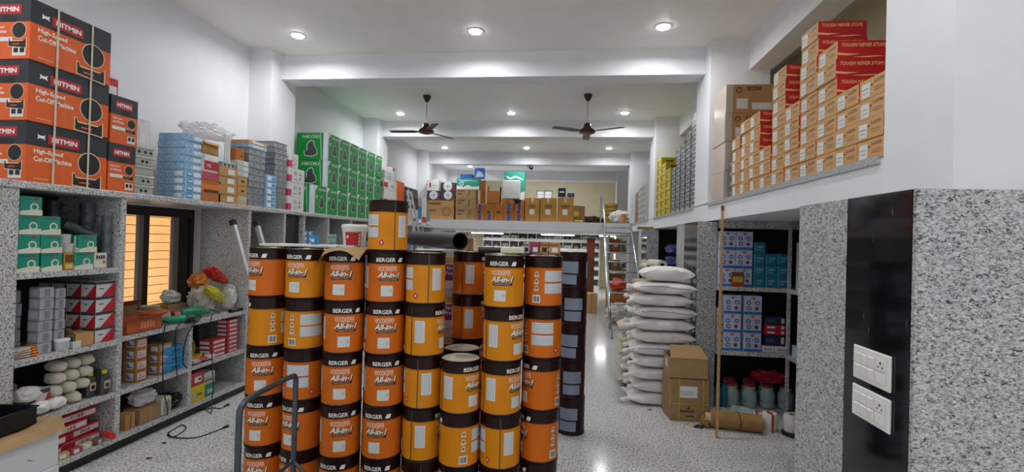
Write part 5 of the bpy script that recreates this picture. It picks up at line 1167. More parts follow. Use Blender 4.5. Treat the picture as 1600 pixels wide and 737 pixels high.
carton('navy_box', 'smaller navy blue box beside the bigger navy one', 'box', (.18, .2, .11), (at(889, 304, Y=YM).x+.05, YM+.15, top(o)), 0, mat('22304a', .4), {'label': [('r', 'F', .2, .4, .8, .7, mat('3f5f9a', .5))]})
carton('brown_carton', 'worn brown carton half hidden behind the right tall carton', 'box', (.35, .3, .48), (at(902, 320, Y=13.3).x, 13.35, ZM), .3, KRAFTD, {'yellow_label': [('r', 'F', .1, .4, .5, .7, mat('b9a02a', .5))]})
tag(part('yellow_packet', G().box(-.12, .12, -.06, .06, 0, .06, 0, .02), mat('a89a3a', .5), None, False, (at(904, 344, Y=12.6).x, 12.62, ZM)), 'small yellowish packet at the mezzanine edge', 'packet')
tag(part('cloth_heap', G().blob(0, 0, 0, .45, .3, .12, 40, 20, 0, .8, .03, 12, None, .3), mat('4a3026', .7, 0, .2, .3, 10), None, True, (.62, 14.4, ZM+.14)), 'dark brown heap of sacking on the mezzanine floor', 'heap')
for i in range(5):
    tag(part('rope_coil', G().lathe([(.10, .01), (.17, 0), (.2, .05), (.2, .075), (.17, .118), (.10, .11)], 26), mat('8f7a24', .7, 0, .15, .4, 30), None, True, (at(955, 330, Y=13.6).x, 13.75, ZM+.119*i)), 'yellow-brown hose coil, %s in the stack behind the ladder rail' % lev(i, 5), 'coil', 'yellow-brown hose coils')
tag(part('white_sack', G().blob(0, 0, 0, .3, .25, .16, 40, 24, 0, .8, .03, 13, None, .25), mat('cfcfcc', .6, 0, .05, .4, 20), None, True, (1.42, 13.1, ZM+.19)), 'white sack lying on the mezzanine beside the hose coils', 'sack')
tag(part('clay_pot', G().lathe([(.05, 0), (.09, .06), (.1, .14), (.07, .22), (.08, .25)], 18), mat('b98450', .6), None, True, (1.42, 12.68, ZM)), 'small tan pot at the mezzanine edge by the ladder', 'pot')
# ================================================================== right ledge goods
XL_ = 1.612
redt = mat('b01a22', .45, 0, .06, 0, 5, key='red_card_print'); tan_ = mat('c99a63', .65, 0, .06, 0, 10, key='tan_acme_card'); tink = mat('e0b070', .5, 0, 0, key='tan_ink')
BW, BD, BH = .232, .30, .1135
def acme(loc, lab):
    rl = [('r', 'R', .0, .0, 1, 1, redt), ('t', 'R', 'TOUGH NEVER STOPS', .08, .66, .92, .86, tink, .25, .02), ('p', 'R', [(.0, .22), (.2, .18), (.45, .26), (.2, .28), (0, .34)], tink), ('p', 'R', [(.3, .1), (.75, .16), (.9, .12), (.5, .06)], tink)]
    pr = {'red_side': rl, 'label': [('r', 'F', .10, .10, .42, .80, paper), ('r', 'F', .14, .3, .36, .34, mat('8f949a', .5)), ('r', 'F', .14, .5, .36, .54, mat('8f949a', .5))],
          'lettering': [('t', 'F', 'acme', .66, .66, .92, .82, mat('5a3a20', .5)), ('r', 'F', .56, .3, .9, .34, mat('a57a4a', .5)), ('r', 'F', .56, .42, .9, .46, mat('a57a4a', .5)), ('c', 'F', .60, .74, .035, mat('b5502a', .5))],
          'hand_hole': [('c', 'F', .48, .62, .028, bink)]}
    return carton('shoe_carton', lab, 'box', (BW, BD, BH-.0015), loc, RZR, tan_, pr, 'tan and red shoe cartons', .003)
CN = [4, 4, 7, 9, 5, 8, 3, 6, 6, 5]
cw = ['first column', 'second column', 'third column', 'tallest column', 'fifth column', 'sixth column', 'shortest column', 'eighth column', 'ninth column', 'last column']
src = None
for c, n in enumerate(CN):
    yc = 2.687+BW/2+c*.2335
    for r in range(n):
        lab = 'tan red-sided carton, %s in the %s from the white pillar' % (lev(r, n), cw[c])
        loc = (XL_+BD/2+random.uniform(0, .012), yc+random.uniform(-.0005, .0005), ZL+.0005+r*BH)
        if src is None: src = acme(loc, lab)
        else: clone(src, loc, RZR+random.uniform(-.004, .004), lab)
# dark green slim boxes
for r in range(4):
    carton('dark_green_box', 'dark green slim box, %s in the dark green stack' % lev(r, 4), 'box', (.1, .3, .10), (XL_+.17, 5.09, ZL+.0005+r*.1005), RZR, mat('2f3a34', .4), {'label': [('r', 'F', .2, .2, .8, .6, mat('75807a', .4))]}, 'dark green slim boxes')
# four large wrapped cartons
for r in range(4):
    o = carton('large_carton', 'large tan carton in clear wrap, %s in its stack' % lev(r, 4), 'box', (.57, .44, .302), (1.905+.006*(r % 2), 5.49, ZL+.0005+r*.3035), 0, mat('b58a58', .7, 0, .06, 0, 5),
               {'logo': [('c', 'F', .22, .80, .055, mat('8c3a2a', .5)), ('c', 'F', .22, .79, .03, mat('b58a58', .7)), ('t', 'F', 'acme', .36, .78, .62, .92, mat('5a4632', .5), 0, .02)], 'label': [('r', 'F', .18, .15, .38, .5, paper), ('r', 'F', .45, .12, .8, .36, paper)], 'side_mark': [('r', 'L', .3, .3, .6, .5, mat('7a6a5a', .5))]})
    g = G().box(-.289, -.2875, -.224, .2235, .002, .299).box(-.2875, -.22, -.2245, -.223, .002, .299)
    part('clear_wrap', g, [WRAP], o)
s_, l_ = RB(1391, 1340, 60, ZL+4*BH, .3, 1.95)
carton('tan_carton', 'taped tan carton on top at the back beside the white pillar', 'box', (.30, .3, .40), (2.15, 2.90, ZL+4*BH+.22), RZR, mat('c2995f', .7, 0, .06), {'tape': [('r', 'L', .45, 0, .55, 1, KRAFTD), ('r', 'F', .45, 0, .55, 1, KRAFTD)]})
carton('tan_carton', 'plain tan carton filling the back of the ledge beside the pillar', 'box', (.46, .3, 4*BH+.219), (2.15, 2.93, ZL+.0005), RZR, KRAFT2, {'tape': [('r', 'F', .45, 0, .55, 1, KRAFT)]})
# second bay: yellow and black cartons
ylw = mat('c4b41e', .45, 0, .06, key='yellow_card'); yb0 = 9.2
def yel(loc, lab): return carton('yellow_carton', lab, 'box', (.39, .3, .15), loc, RZR, ylw, {'picture': [('r', 'F', .1, .1, .35, .8, mat('3d3020', .5)), ('r', 'F', .15, .25, .3, .6, mat('8a4a2a', .5))], 'lettering': [('t', 'R', 'TUFF', .3, .4, .7, .7, bink), ('r', 'F', .5, .5, .9, .7, mat('8a7f14', .5))]}, 'yellow cartons on the right ledge')
src = None
for c, n in enumerate((5, 6, 7)):
    for r in range(n):
        lab = 'yellow carton, %s in the %s yellow stack' % (lev(r, n), ['nearest', 'middle', 'farthest'][c]); loc = (XL_+.16, 8.17+.4*c, ZL+.0005+r*.1505)
        if src is None: src = yel(loc, lab)
        else: clone(src, loc, RZR, lab)
bw_ = mat('23262c', .4, 0, .1, key='black_glossy_card')
def blk_box(loc, lab): return carton('black_printed_box', lab, 'box', (.29, .3, .118), loc, RZR, bw_, {'picture': [('r', 'F', .3, .08, .98, .9, mat('c4c6c6', .4)), ('c', 'F', .55, .5, .13, mat('2c2f36', .4)), ('c', 'F', .82, .5, .1, mat('44474e', .4)), ('r', 'F', .33, .7, .5, .85, mat('6a86b0', .4))], 'end_print': [('r', 'R', .1, .2, .9, .8, mat('3a4358', .4))]}, 'black and white picture boxes')
src = None
for c, n in enumerate((10, 9, 8, 8, 6)):
    for r in range(n):
        lab = 'black and white picture box, %s in the %s dark stack' % (lev(r, n), ['first', 'second', 'third', 'fourth', 'fifth'][c]); loc = (XL_+.16, 6.56+.3*c, ZL+.0005+r*.1185)
        if src is None: src = blk_box(loc, lab)
        else: clone(src, loc, RZR, lab)
carton('blue_pack', 'bright blue pack on top of the first dark stack', 'packet', (.25, .2, .09), (XL_+.14, 6.56, ZL+.0005+10*.1185), RZR, mat('2f9cc8', .4), {'print': [('r', 'F', .2, .3, .8, .6, paper)]})
carton('amber_box', 'amber box on top of the third dark stack', 'box', (.2, .2, .12), (XL_+.14, 7.17, ZL+.0005+8*.1185), RZR, mat('b9812c', .5), {'print': [('r', 'F', .2, .3, .8, .6, inkb)]})
# third bay
carton('wrapped_bale', 'brown striped wrapped bale at the far end of the right ledge', 'bale', (.6, .5, .76), (XL_+.3, 12.0, ZL+.0005), RZR, mat('8a6f5c', .7, 0, .25, .3, 20), {'tape': [('r', 'F', 0, .3, 1, .33, KRAFTD), ('r', 'F', 0, .65, 1, .68, KRAFTD)]}, None, .02)
tag(part('black_bag', G().blob(0, 0, 0, .2, .25, .05, 16, 8, 0, .8, .05, 22), mat('1b1b1d', .5), None, True, (XL_+.3, 12.0, ZL+.82)), 'flat black bag on the wrapped bale', 'bag')
src = None
for c in range(3):
    for r in range(6):
        lab = 'white black-marked box, %s in the %s stack by the wrapped bale' % (lev(r, 6), ['near', 'middle', 'far'][c]); loc = (XL_+.15, 10.6+.36*c, ZL+.0005+r*.13)
        if src is None: src = carton('white_printed_box', lab, 'box', (.34, .28, .128), loc, RZR, mat('c9c9c9', .5), {'print': [('r', 'F', .1, .2, .3, .8, bink), ('r', 'F', .5, .3, .9, .5, mat('77777a', .5)), ('p', 'F', [(.4, .6), (.5, .6), (.45, .9)], bink)]}, 'white boxes with black marks')
        else: clone(src, loc, RZR, lab)
# ================================================================== right alcove
t = thing('alcove_shelf', 'grey granite alcove shelf behind the bamboo stick', 'shelf')
YA = 5.5; XA = 2.37
for z in (1.35, .645): part('plank', G().box(1.662, XR-.021, YA, 6.29, z-.045, z), GRAN, t); part('return_plank', G().box(XA, XR-.021, 3.22, YA-.001, z-.045, z), GRAN, t)
part('lintel', G().box(1.662, XR-.021, YA+.02, YA+.06, 1.99, 2.074), GRAN, t)
part('back_panel', G().box(1.67, XR-.021, 6.27, 6.299, .001, 1.305), mat('141517', .5), t)
part('partition', G().box(XA, XA+.03, YA-.03, YA-.002, .001, .6).box(XA, XA+.03, YA-.03, YA-.002, .645, 1.305).box(XA, XA+.03, YA-.03, YA-.002, 1.35, 2.07), GRAN, t)
part('base_slab', G().box(1.662, XR-.021, YA, 6.29, 0, .02), GRAN, t)
bpr = mat('b9c2d6', .45, 0, .05, key='pale_blue_card'); dbl = mat('2b4f94', .45, 0, .05)
def tap_box(lab, loc, size):
    el = [('r', 'F', 0, 0, 1, .14, mat('2f6fc0', .45))]+[('c', 'F', u, v, .13, dbl) for u, v in ((.25, .62), (.75, .62), (.28, .32))]+[('c', 'F', u, v, .075, bpr) for u, v in ((.25, .62), (.75, .62), (.28, .32))]+[('c', 'F', .7, .32, .11, mat('8a3040', .45)), ('p', 'F', [(.35, .9), (.5, .78), (.65, .9), (.5, .95)], mat('b9784a', .5))]
    return carton('fan_heater_carton', lab, 'box', size, loc, 0, bpr, {'picture': el[1:], 'blue_band': el[:1]}, 'pale cartons with round pictures')
src = None
a = at(1113, 420, Y=YA+.02); b = at(1140, 420, Y=YA+.02); ww = (at(1166, 420, Y=YA+.02).x-a.x)/2-.004; hh = (at(1140, 361, Y=YA+.02).z-1.35)/3
for c in range(2):
    for r in range(3):
        loc = (1.668+ww/2+c*(ww+.004), YA+.02+.12, 1.3505+r*hh); lab = 'pale blue carton with round pictures, upper shelf, %s row %s' % (['bottom', 'middle', 'top'][r], ['left', 'right'][c])
        if src is None: src = tap_box(lab, loc, (ww, .22, hh-.0015))
        else: clone(src, loc, 0, lab)
x0 = at(1131, 500, Y=YA+.02).x; ww2 = at(1158.5, 500, Y=YA+.02).x-x0; hh2 = (at(1145, 461, Y=YA+.02).z-.645)/3
src = None
for c in range(2):
    for r in range(3):
        loc = (x0+ww2/2+c*(ww2+.03), YA+.02+.12, .6455+r*hh2); lab = 'pale blue carton with round pictures, lower shelf, %s row %s' % (['bottom', 'middle', 'top'][r], ['left', 'right'][c])
        if src is None: src = tap_box(lab, loc, (ww2, .22, hh2-.0015))
        else: clone(src, loc, 0, lab)
xe = x0-.006
for r in range(5):
    carton('slim_box', 'slim white and maroon box left on the lower alcove shelf, %s' % lev(r, 5), 'box', (xe-1.67, .2, .09), ((xe+1.67)/2, YA+.14, .6455+r*.0905), 0, mat('b9b4b0', .5), {'band': [('r', 'F', 0, 0, 1, .2, mat('5a2a2e', .5)), ('r', 'F', .1, .4, .8, .7, mat('8d8986', .5))]}, 'slim maroon-banded boxes')
tb = mat('14708e', .45, 0, .08, key='teal_blue_card')
def tbox(lab, x, z, w, h): return carton('teal_blue_box', lab, 'box', (w, .2, h), (x, YA+.14, z), 0, tb, {'lettering': [('t', 'F', 'COMPACT', .25, .5, .8, .68, mat('7fb4c8', .5)), ('r', 'F', .25, .3, .6, .38, mat('b0ae6a', .5))], 'end_patch': [('r', 'F', 0, .05, .12, .95, mat('2aa6b8', .45))]}, 'teal blue boxes in the alcove')
tx0 = 1.668+2*ww+.02; tx1 = at(1197, 420, Y=YA+.02).x; th = (at(1182, 378, Y=YA+.02).z-1.35)/4
for r in range(4): tbox('teal blue box, %s in the left column of the upper shelf' % lev(r, 4), (tx0+tx1)/2, 1.3505+r*th, tx1-tx0-.004, th-.0015)
for c in range(2):
    for r in range(3): tbox('teal blue box, %s in the %s column of the upper shelf' % (lev(r, 3), ['middle', 'right'][c]), tx1+.064+c*.125, 1.3505+r*th, .122, th-.0015)
carton('biscuit_tin', 'amber plastic tub with yellow label in front of the pale blue cartons', 'tub', (.13, .012, .16), (at(1153, 430, Y=YA).x, YA+.01, 1.3505), 0, mat('7a4a2c', .35), {'label': [('r', 'F', .1, .3, .9, .7, mat('c9a050', .5)), ('r', 'F', 0, .0, 1, .2, mat('b04a24', .4))]}, None, .005)
zz = .6455; o = carton('white_box', 'white box under the red and navy boxes, left one', 'box', (.13, .2, .07), (at(1200, 540, Y=YA+.02).x+.01, YA+.14, zz), 0, wc, {'print': [('r', 'F', .2, .3, .8, .6, mat('9a9a98', .5))]})
carton('white_box', 'white box under the red and navy boxes, right one', 'box', (.13, .2, .07), (at(1200, 540, Y=YA+.02).x+.145, YA+.14, zz), 0, wc, {'print': [('r', 'F', .2, .3, .8, .6, mat('9a9a98', .5))]})
zz += .071
for i, (c, lab) in enumerate((('1b2238', 'lower navy box on the small white boxes'), ('a81f30', 'lower red box with white lettering in the alcove'), ('b32434', 'upper red box with a small square label in the alcove'), ('202840', 'topmost navy box in the alcove'))):
    h = (.12, .055, .055, .09)[i]
    carton('navy_box' if i in (0, 3) else 'red_box', lab, 'box', (.215, .2, h-.001), (at(1208, 520, Y=YA+.02).x+.03, YA+.14, zz), 0, mat(c, .45), {'lettering': [('t', 'F', 'POWER', .12, .3, .5, .7, wink if i in (1, 2) else mat('3a5590', .5))], 'patch': [('r', 'F', .78, .2, .92, .8, mat('c9c2ba', .5))]}); zz += h
carton('mask_box', 'pale blue printed box at the front of the right return shelf', 'box', (.16, .12, .13), (XA+.075, 5.28, .6455), 0, mat('a9c8dc', .5), {'lines': [('r', 'F', .1, .2+.2*k, .9, .25+.2*k, mat('5f9cc4', .5)) for k in range(4)]})
carton('white_tall_carton', 'tall white carton with blue script on the upper return shelf', 'box', (.12, .3, .5), (XA+.08, 5.2, 1.3505), 0, mat('b9bcc0', .5), {'script': [('t', 'F', 'CERA', .15, .5, .85, .65, mat('3a6a9a', .5)), ('c', 'F', .3, .2, .12, mat('b8452e', .5))]})
carton('navy_box', 'dark blue box on top of the tall white carton', 'box', (.12, .28, .09), (XA+.08, 5.2, 1.851), 0, mat('1b2748', .4), {'label': [('r', 'F', .3, .3, .7, .7, mat('7a8ab0', .5))]})
tag(part('red_bag', G().blob(0, 0, 0, .1, .15, .1, 36, 20, 0, .8, .03, 51, None, .3), mat('a8242c', .35, 0, .1, .3, 12), None, True, (XA+.2, 5.1, .42)), 'red bag under the right return shelf', 'bag')
tag(part('blue_bag', G().blob(0, 0, 0, .12, .16, .13, 36, 20, 0, .8, .03, 52, None, .3), mat('24407e', .35, 0, .1, .3, 12), None, True, (XA+.2, 5.1, .15)), 'blue bag on the floor under the right return shelf', 'bag')
# jars
def jar(loc, lab, rot=None, s=1.):
    t = thing('plastic_jar', lab, 'jar', loc, 0, 'clear jars with red lids')
    if rot: t.rotation_euler = rot
    part('jar_body', G().lathe([(.06*s, 0), (.075*s, .01), (.078*s, .05), (.072*s, .06), (.078*s, .07), (.078*s, .16), (.055*s, .2), (.055*s, .22)], 22), JARP, t, True)
    part('contents', G().lathe([(.066*s, .012), (.07*s, .05), (.066*s, .06), (.07*s, .07), (.07*s, .13)], 18), mat('4c6a68', .5, 0, .3, .3, 40), t, True)
    part('lid', G().lathe([(.06*s, .215), (.062*s, .22), (.062*s, .25), (.055*s, .255)], 22), mat('8a2a30', .4), t, True)
    part('lid_rim', G().lathe([(.064*s, .212), (.066*s, .214), (.066*s, .224), (.064*s, .226)], 22), mat('b9bcbc', .35, .4), t, True)
for i, x in enumerate((1.86, 2.05, 2.24, 2.43)): jar((x, YA+.12, .0205), 'clear jar with red lid, front row, %s' % ['first from the left', 'second', 'third', 'fourth'][i])
for i, x in enumerate((1.9, 2.12, 2.3)): jar((x, YA+.32, .0205), 'clear jar with red lid, back row, %s' % ['left', 'middle', 'right'][i])
a = at(1165, 648, Y=5.12); jar((a.x-.12, 5.2, .079), 'clear jar lying on its side with its red lid towards the aisle', (0, PI/2, -.35))
for i, x in enumerate((1.70, 1.76)): tag(part('teal_can', G().lathe([(.03, 0), (.032, .004), (.032, .2), (.02, .22), (.02, .25)], 18), mat('1d5f7a', .35), None, True, (x, YA+.05+.0*i, .0205)), 'slim teal bottle beside the pier, %s' % ['left', 'right'][i], 'bottle', 'slim teal bottles')
tag(part('red_pack', G().blob(0, 0, 0, .16, .09, .06, 40, 24, 0, .8, .03, 53, None, .4), mat('9c1f30', .25, 0, .12, .4, 14), None, True, (2.26, YA+.13, .355)), 'shiny red wrapped pack lying across the jars', 'packet')
# paper roll, spools, stick
a = at(1103, 660, Y=4.93); b = at(1194, 668, Y=4.86)
p0 = Vector((a.x, 4.97, .085)); p1 = Vector((b.x, 4.90, .085)); d = (p1-p0).normalized()
t = thing('paper_roll', 'brown paper wrapped roll tied with string on the floor', 'roll')
prm = mat('94703f', .8, 0, .1, .3, 12, key='wrapping_paper')
part('wrapping', G().tube([p0+d*.05, p0+d*.06, p0.lerp(p1, .5), p1-d*.01, p1], .082, 20, 0, True, [.07, .08, .083, .082, .05]), prm, t, True)
part('inner_core', G().tube([p0, p0+d*.06], .055, 18, 0, False), mat('b9a184', .8), t, True)
part('torn_flap', G().blob(p0.x, p0.y-.02, .06, .05, .05, .05, 14, 8, 0, .8, .12, 4), prm, t, True)
part('string', G().tube([p0.lerp(p1, .58)+Vector((0, math.cos(q*PI/10)*.085, math.sin(q*PI/10)*.085)) for q in range(21)], .004, 6), mat('3a2f22', .8), t, True)
def spool(loc, lab, h, tape=None, base=0):
    t = thing('thread_spool', lab, 'spool', loc)
    part('winding', G().lathe([(.028, base), (.065, base), (.07, base+.01), (.072, base+h*.5), (.068, base+h-.01), (.06, base+h), (.028, base+h-.002)], 26, cap=False), mat('cfccc4', .75, 0, .05, .3, 120), t, True)
    part('core', G().lathe([(.028, base), (.028, base+h)], 14, cap=False), mat('a98a5a', .7), t, True)
    if base: part('base_disc', G().lathe([(.08, 0), (.085, .005), (.085, base-.005), (.07, base)], 26), bt, t, True)
    if tape: part('tape', G().box(-.012, .012, -.0735, -.0725, 0, h).box(-.012, .012, -.073, .073, h, h+.001), mat('a8402c', .5), t)
a = at(1207, 676, Z=0); spool((a.x, a.y+.07, 0), 'white twine spool with red tape beside the paper roll', .17, True)
a = at(1232, 684, Z=0); spool((a.x+.06, a.y+.08, 0), 'white twine spool on a black base at the pier', .16, None, .04)
a = at(1120, 684, Z=0); b = at(1130, 322, X=1.572)
t = thing('wooden_stick', 'long thin wooden stick leaning against the ledge', 'stick')
wd = mat('b98d5c', .6, 0, .12, 0, 20, key='pale_wood')
bb_ = Vector((b.x-.005, b.y, b.z)); part('shaft', G().bar((a.x, a.y, 0.004), bb_, .022, .02), wd, t); part('tip', G().bar(bb_-(bb_-a).normalized()*.05, bb_+(bb_-a).normalized()*.004, .026, .024), mat('7a3f28', .6), t)
# cartons with yellow straps
t = thing('strapped_carton', 'large brown carton with yellow straps and white label on the floor', 'box', (1.272, 5.24, 0), .06)
w, d, h = .40, .32, .43
part('carton_body', G().box(-w/2, w/2, -d/2, d/2, 0, h, 0, .01), KRAFT4, t)
gg, mm = prints([('r', 'F', .22, .55, .68, .82, paper), ('r', 'F', .25, .68, .6, .7, mat('9aa0a8', .5)), ('r', 'F', .25, .62, .6, .64, mat('9aa0a8', .5))], w, d, h); part('label', gg, mm, t)
gg, mm = prints([('t', 'F', 'FRAGILE', .25, .2, .62, .26, inkb), ('r', 'F', .4, .1, .62, .13, inkb), ('p', 'F', [(.42, .28), (.52, .28), (.47, .35)], inkb)], w, d, h); part('lettering', gg, mm, t)
yst = mat('b99f3a', .5, 0, 0, key='yellow_strap')
for u in (-.11, .13): part('strap', G().box(u-.006, u+.006, -d/2-.005, -d/2-.0042, 0, h).box(u-.006, u+.006, -d/2-.005, d/2, h, h+.0008), yst, t)
part('strap', G().box(-w/2-.003, w/2+.003, -d/2-.0062, -d/2-.0055, .17, .18).box(-w/2-.004, -w/2-.003, -d/2, d/2, .17, .18), yst, t)
o = open_carton('open-topped tan carton standing on the strapped carton', (1.262, 5.24, .4325), (.37, .34, .2), mat('a5835a', .75, 0, .06, .1, 10), .0, [('F', -.0, .0)])
o2 = part('sloping_flap', G().add([(-.185, -.17, .2), (.185, -.17, .2), (.185, .14, .275), (-.13, .14, .275), (-.185, -.17, .204), (.185, -.17, .204), (.185, .14, .279), (-.13, .14, .279)], [(3, 2, 1, 0), (4, 5, 6, 7), (0, 1, 5, 4), (1, 2, 6, 5), (2, 3, 7, 6), (3, 0, 4, 7)]), mat('a5835a', .75, 0, .06, .1, 10), o)
gg, mm = prints([('r', 'L', .25, .35, .6, .8, paper)], .37, .34, .2); part('label', gg, mm, o)
tag(part('carton_scrap', G().prism([(0, 0), (.12, -.09), (.18, -.05), (.05, .03)], .001, .008), KRAFT2, None, False, tuple(at(1070, 663, Z=0))), 'scrap of brown card on the floor by the strapped carton', 'scrap')
tag(part('dark_scrap', G().prism([(0, 0), (.07, -.02), (.1, .02), (.04, .05)], .001, .02), mat('2a2c3c', .5), None, False, tuple(at(1084, 668, Z=0))), 'small dark blue scrap on the floor beside the paper roll', 'scrap')
# sacks
skm = mat('e6e1df', .55, 0, .04, 1.0, 13, key='woven_white_sack'); skb = mat('c4b6a4', .6, 0, .05, .35, 16)
def sack(loc, lab, L, Wd, H_, sd, m_=skm, ears=True, name='white_sack', stripe=True, rz=0):
    rd = random.Random(sd); t = thing(name, lab, 'sack', loc, rz, 'stacked white sacks' if m_ is skm else None)
    n, k = 30, 16; g = G(); vs = []; ph = [rd.uniform(0, 6.3) for _ in range(5)]
    for i in range(k+1):
        u = -1+2*i/k; e = (1-abs(u)**3)**.6 if abs(u) < 1 else 0
        for j in range(n):
            a = 2*PI*j/n; cy_ = math.copysign(abs(math.cos(a))**.72, math.cos(a)); sz = math.copysign(abs(math.sin(a))**.5, math.sin(a))
            wr = mnoise.noise(Vector((u*4+sd, cy_*2.2, sz*2.2)))*.07+abs(mnoise.noise(Vector((u*9, cy_*4+sd, sz*4))))*.06
            dd_ = 1+wr+.03*math.sin(3*a+ph[0]+5*u)+.025*math.sin(6*u*3+ph[1]+a)+.018*math.sin(11*a+9*u+ph[2])
            ez = max(e, .1)
            vs.append((u*L/2, cy_*Wd/2*(1-.14*abs(u)**6)*dd_, H_/2+sz*H_/2*ez*min(1, dd_)))
    g.add(vs, [(i*n+j, i*n+(j+1) % n, (i+1)*n+(j+1) % n, (i+1)*n+j) for i in range(k) for j in range(n)]); g.f.append(tuple(range(n-1, -1, -1))); g.m.append(0); g.f.append(tuple(range(k*n, k*n+n))); g.m.append(0)
    part('sack_body', g, m_, t, True)
    if ears:
        for q in range(2):
            y = -.13+.2*q+rd.uniform(-.04, .04); e = G(); z = H_/2
            p = Vector((-L/2+.03, y, z)); tip = Vector((-L/2-.05-rd.uniform(0, .05), y+rd.uniform(-.05, .05), z+rd.uniform(-.05, .03)))
            e.tube([p, p.lerp(tip, .4), p.lerp(tip, .8), tip], .04, 9, 0, True, [.035, .02, .03, .012]); part('tied_end', e, m_, t, True)
    if stripe:
        pts = [Vector((L/2*(-.8+1.6*q/10), -Wd/2*1.06-.002, H_*(.62+.08*math.sin(q*.5)))) for q in range(11)]
        part('blue_stitch', G().tube(pts, .003, 5), mat('4a63a8', .6), t, True)
    return t
nS, hS = 10, .136
for i in range(nS):
    sack((1.10+(-.03, .0, -.02, .005)[i % 4], 5.67+random.uniform(-.012, .012), .0005+i*(hS+.001)), 'plump white woven sack, %s in the pile' % lev(i, nS+1), .70+random.uniform(-.03, .0), .42, hS+.001, 100+i, skm, True, 'white_sack', i in (4, 7, 9), random.uniform(-.05, .05))
sack((1.13, 5.68, .002+nS*(hS+.001)), 'slack folded white sack on top of the pile', .58, .40, .17, 222, skm, False, 'white_sack', False)
for i in range(5): sack((.98, 6.32, .0005+i*.165), 'beige sack, %s in the low pile behind the white sacks' % lev(i, 5), .62, .42, .163, 300+i, skb, False, 'beige_sack', False)
tag(part('wrapped_bundle', G().box(-.12, .12, -.2, .2, 0, .5, 0, .03), mat('a08a72', .7, 0, .1, .3, 14), None, False, (.98, 6.35, .83)), 'beige wrapped bundle behind the top of the sack pile', 'bundle')
def roll(lab, c, ax, r, L):
    t = thing('film_roll', lab, 'roll', c, ax, 'white film rolls')
    part('film', G().lathe([(r*.45, -L/2), (r, -L/2), (r, L/2), (r*.45, L/2)], 24, axis='y', cap=False), mat('c9c4b8', .45, 0, .04), t, True); part('core', G().lathe([(r*.45, -L/2+.001), (r*.45, L/2-.001)], 16, axis='y', cap=False), mat('3a2d22', .7), t, True)
st = thing('metal_rack', 'low dark rack carrying the white film rolls behind the sacks', 'rack', (1.22, 7.05, 0))
for x in (-.14, .14):
    for y in (-.2, .2): part('post', G().box(x-.015, x+.015, y-.015, y+.015, 0, 1.40), mat('3f4346', .4, .4), st)
part('rack_shelf', G().box(-.17, .17, -.23, .23, 1.40, 1.42), mat('3f4346', .4, .4), st)
roll('white film roll with dark core on the rack behind the sacks, larger one', (1.27, 7.05, 1.495), .25, .075, .38); roll('white film roll on the rack behind the sacks, smaller one', (1.125, 7.05, 1.468), .1, .047, .3)
# blue sacks in the second alcove
blu = mat('1c2f72', .3, 0, .15, .4, 14, key='blue_film')
for c in range(2):
    for i in range(9): tag(part('blue_sack', G().blob(0, 0, 0, .3, .32, .089, 30, 16, 0, .55, .015, 400+i+20*c, None, .1), blu, None, True, (1.98, 7.6+.8*c, .115+i*.2)), 'blue plastic sack, %s in the %s pile of the second alcove' % (lev(i, 9), ['near', 'far'][c]), 'sack', 'blue plastic sacks')
carton('scrap_board', 'broken wooden board lying under the ledge near the ladder', 'board', (.35, .08, .05), (1.48, 9.3, 2.061), 0, mat('8d7448', .7), {'grain': [('r', 'F', .1, .3, .9, .4, KRAFTD)]})
# ================================================================== steel ladder to the mezzanine
ss = mat('b9bec2', .18, .9, .03, key='stainless_steel')
t = thing('steel_ladder', 'tall stainless steel ladder rising to the mezzanine', 'ladder', (0, 0, 0))
F0, F1 = Vector((.86, 9.1, 0)), Vector((.885, 12.38, 2.27)); dv = Vector((.68, 0, 0))
for s in (0, 1): part('rail', G().tube([F0+dv*s, F1+dv*s], .026, 12), ss, t, True)
for k in range(11):
    p = F0.lerp(F1, (k+.7)/11.2); part('rung', G().tube([p, p+dv], .016, 10), ss, t, True)
part('handrail', G().tube(spl([tuple(F0.lerp(F1, .06)+Vector((-.03, 0, .02))), tuple(F0.lerp(F1, .12)+Vector((-.03, -.05, .45))), tuple(F0.lerp(F1, .55)+Vector((-.03, 0, .68))), tuple(F1+Vector((-.03, -.02, .68))), (.84, 12.62, 2.98), (.84, 12.68, 2.85), (.84, 12.68, 2.31)], 6), .02, 10), ss, t, True)
# ================================================================== under the mezzanine
wh = mat('d9d9d6', .5, 0, .02, key='white_laminate')
t = thing('pigeonhole_rack', 'white pigeonhole rack along the back wall under the mezzanine', 'rack', (0, 18.6, 0))
x0, x1 = -3.3, 1.22; nc = 13; cwid = (x1-x0)/nc; zs = [.06, .42, .78, 1.13, 1.46, 1.80]
for k in range(nc+1): part('upright', G().box(x0+k*cwid-.012, x0+k*cwid+.012, .03, .4, 0, 2.05), wh, t)
for z in zs: part('shelf_board', G().box(x0-.012, x1+.012, 0, .03, z-.06, z+.06), wh, t); part('shelf_deck', G().box(x0-.012, x1+.012, .03, .4, z-.012, z+.012), wh, t)
part('back_board', G().box(x0, x1, .4, .415, 0, 2.05), mat('8a8a86', .6), t)
rd = random.Random(3); nm_ = ['grey', 'dark', 'tan', 'white', 'black']; cl_ = ['77787a', '2c2d30', '9c8360', 'c9c9c6', '17181a']
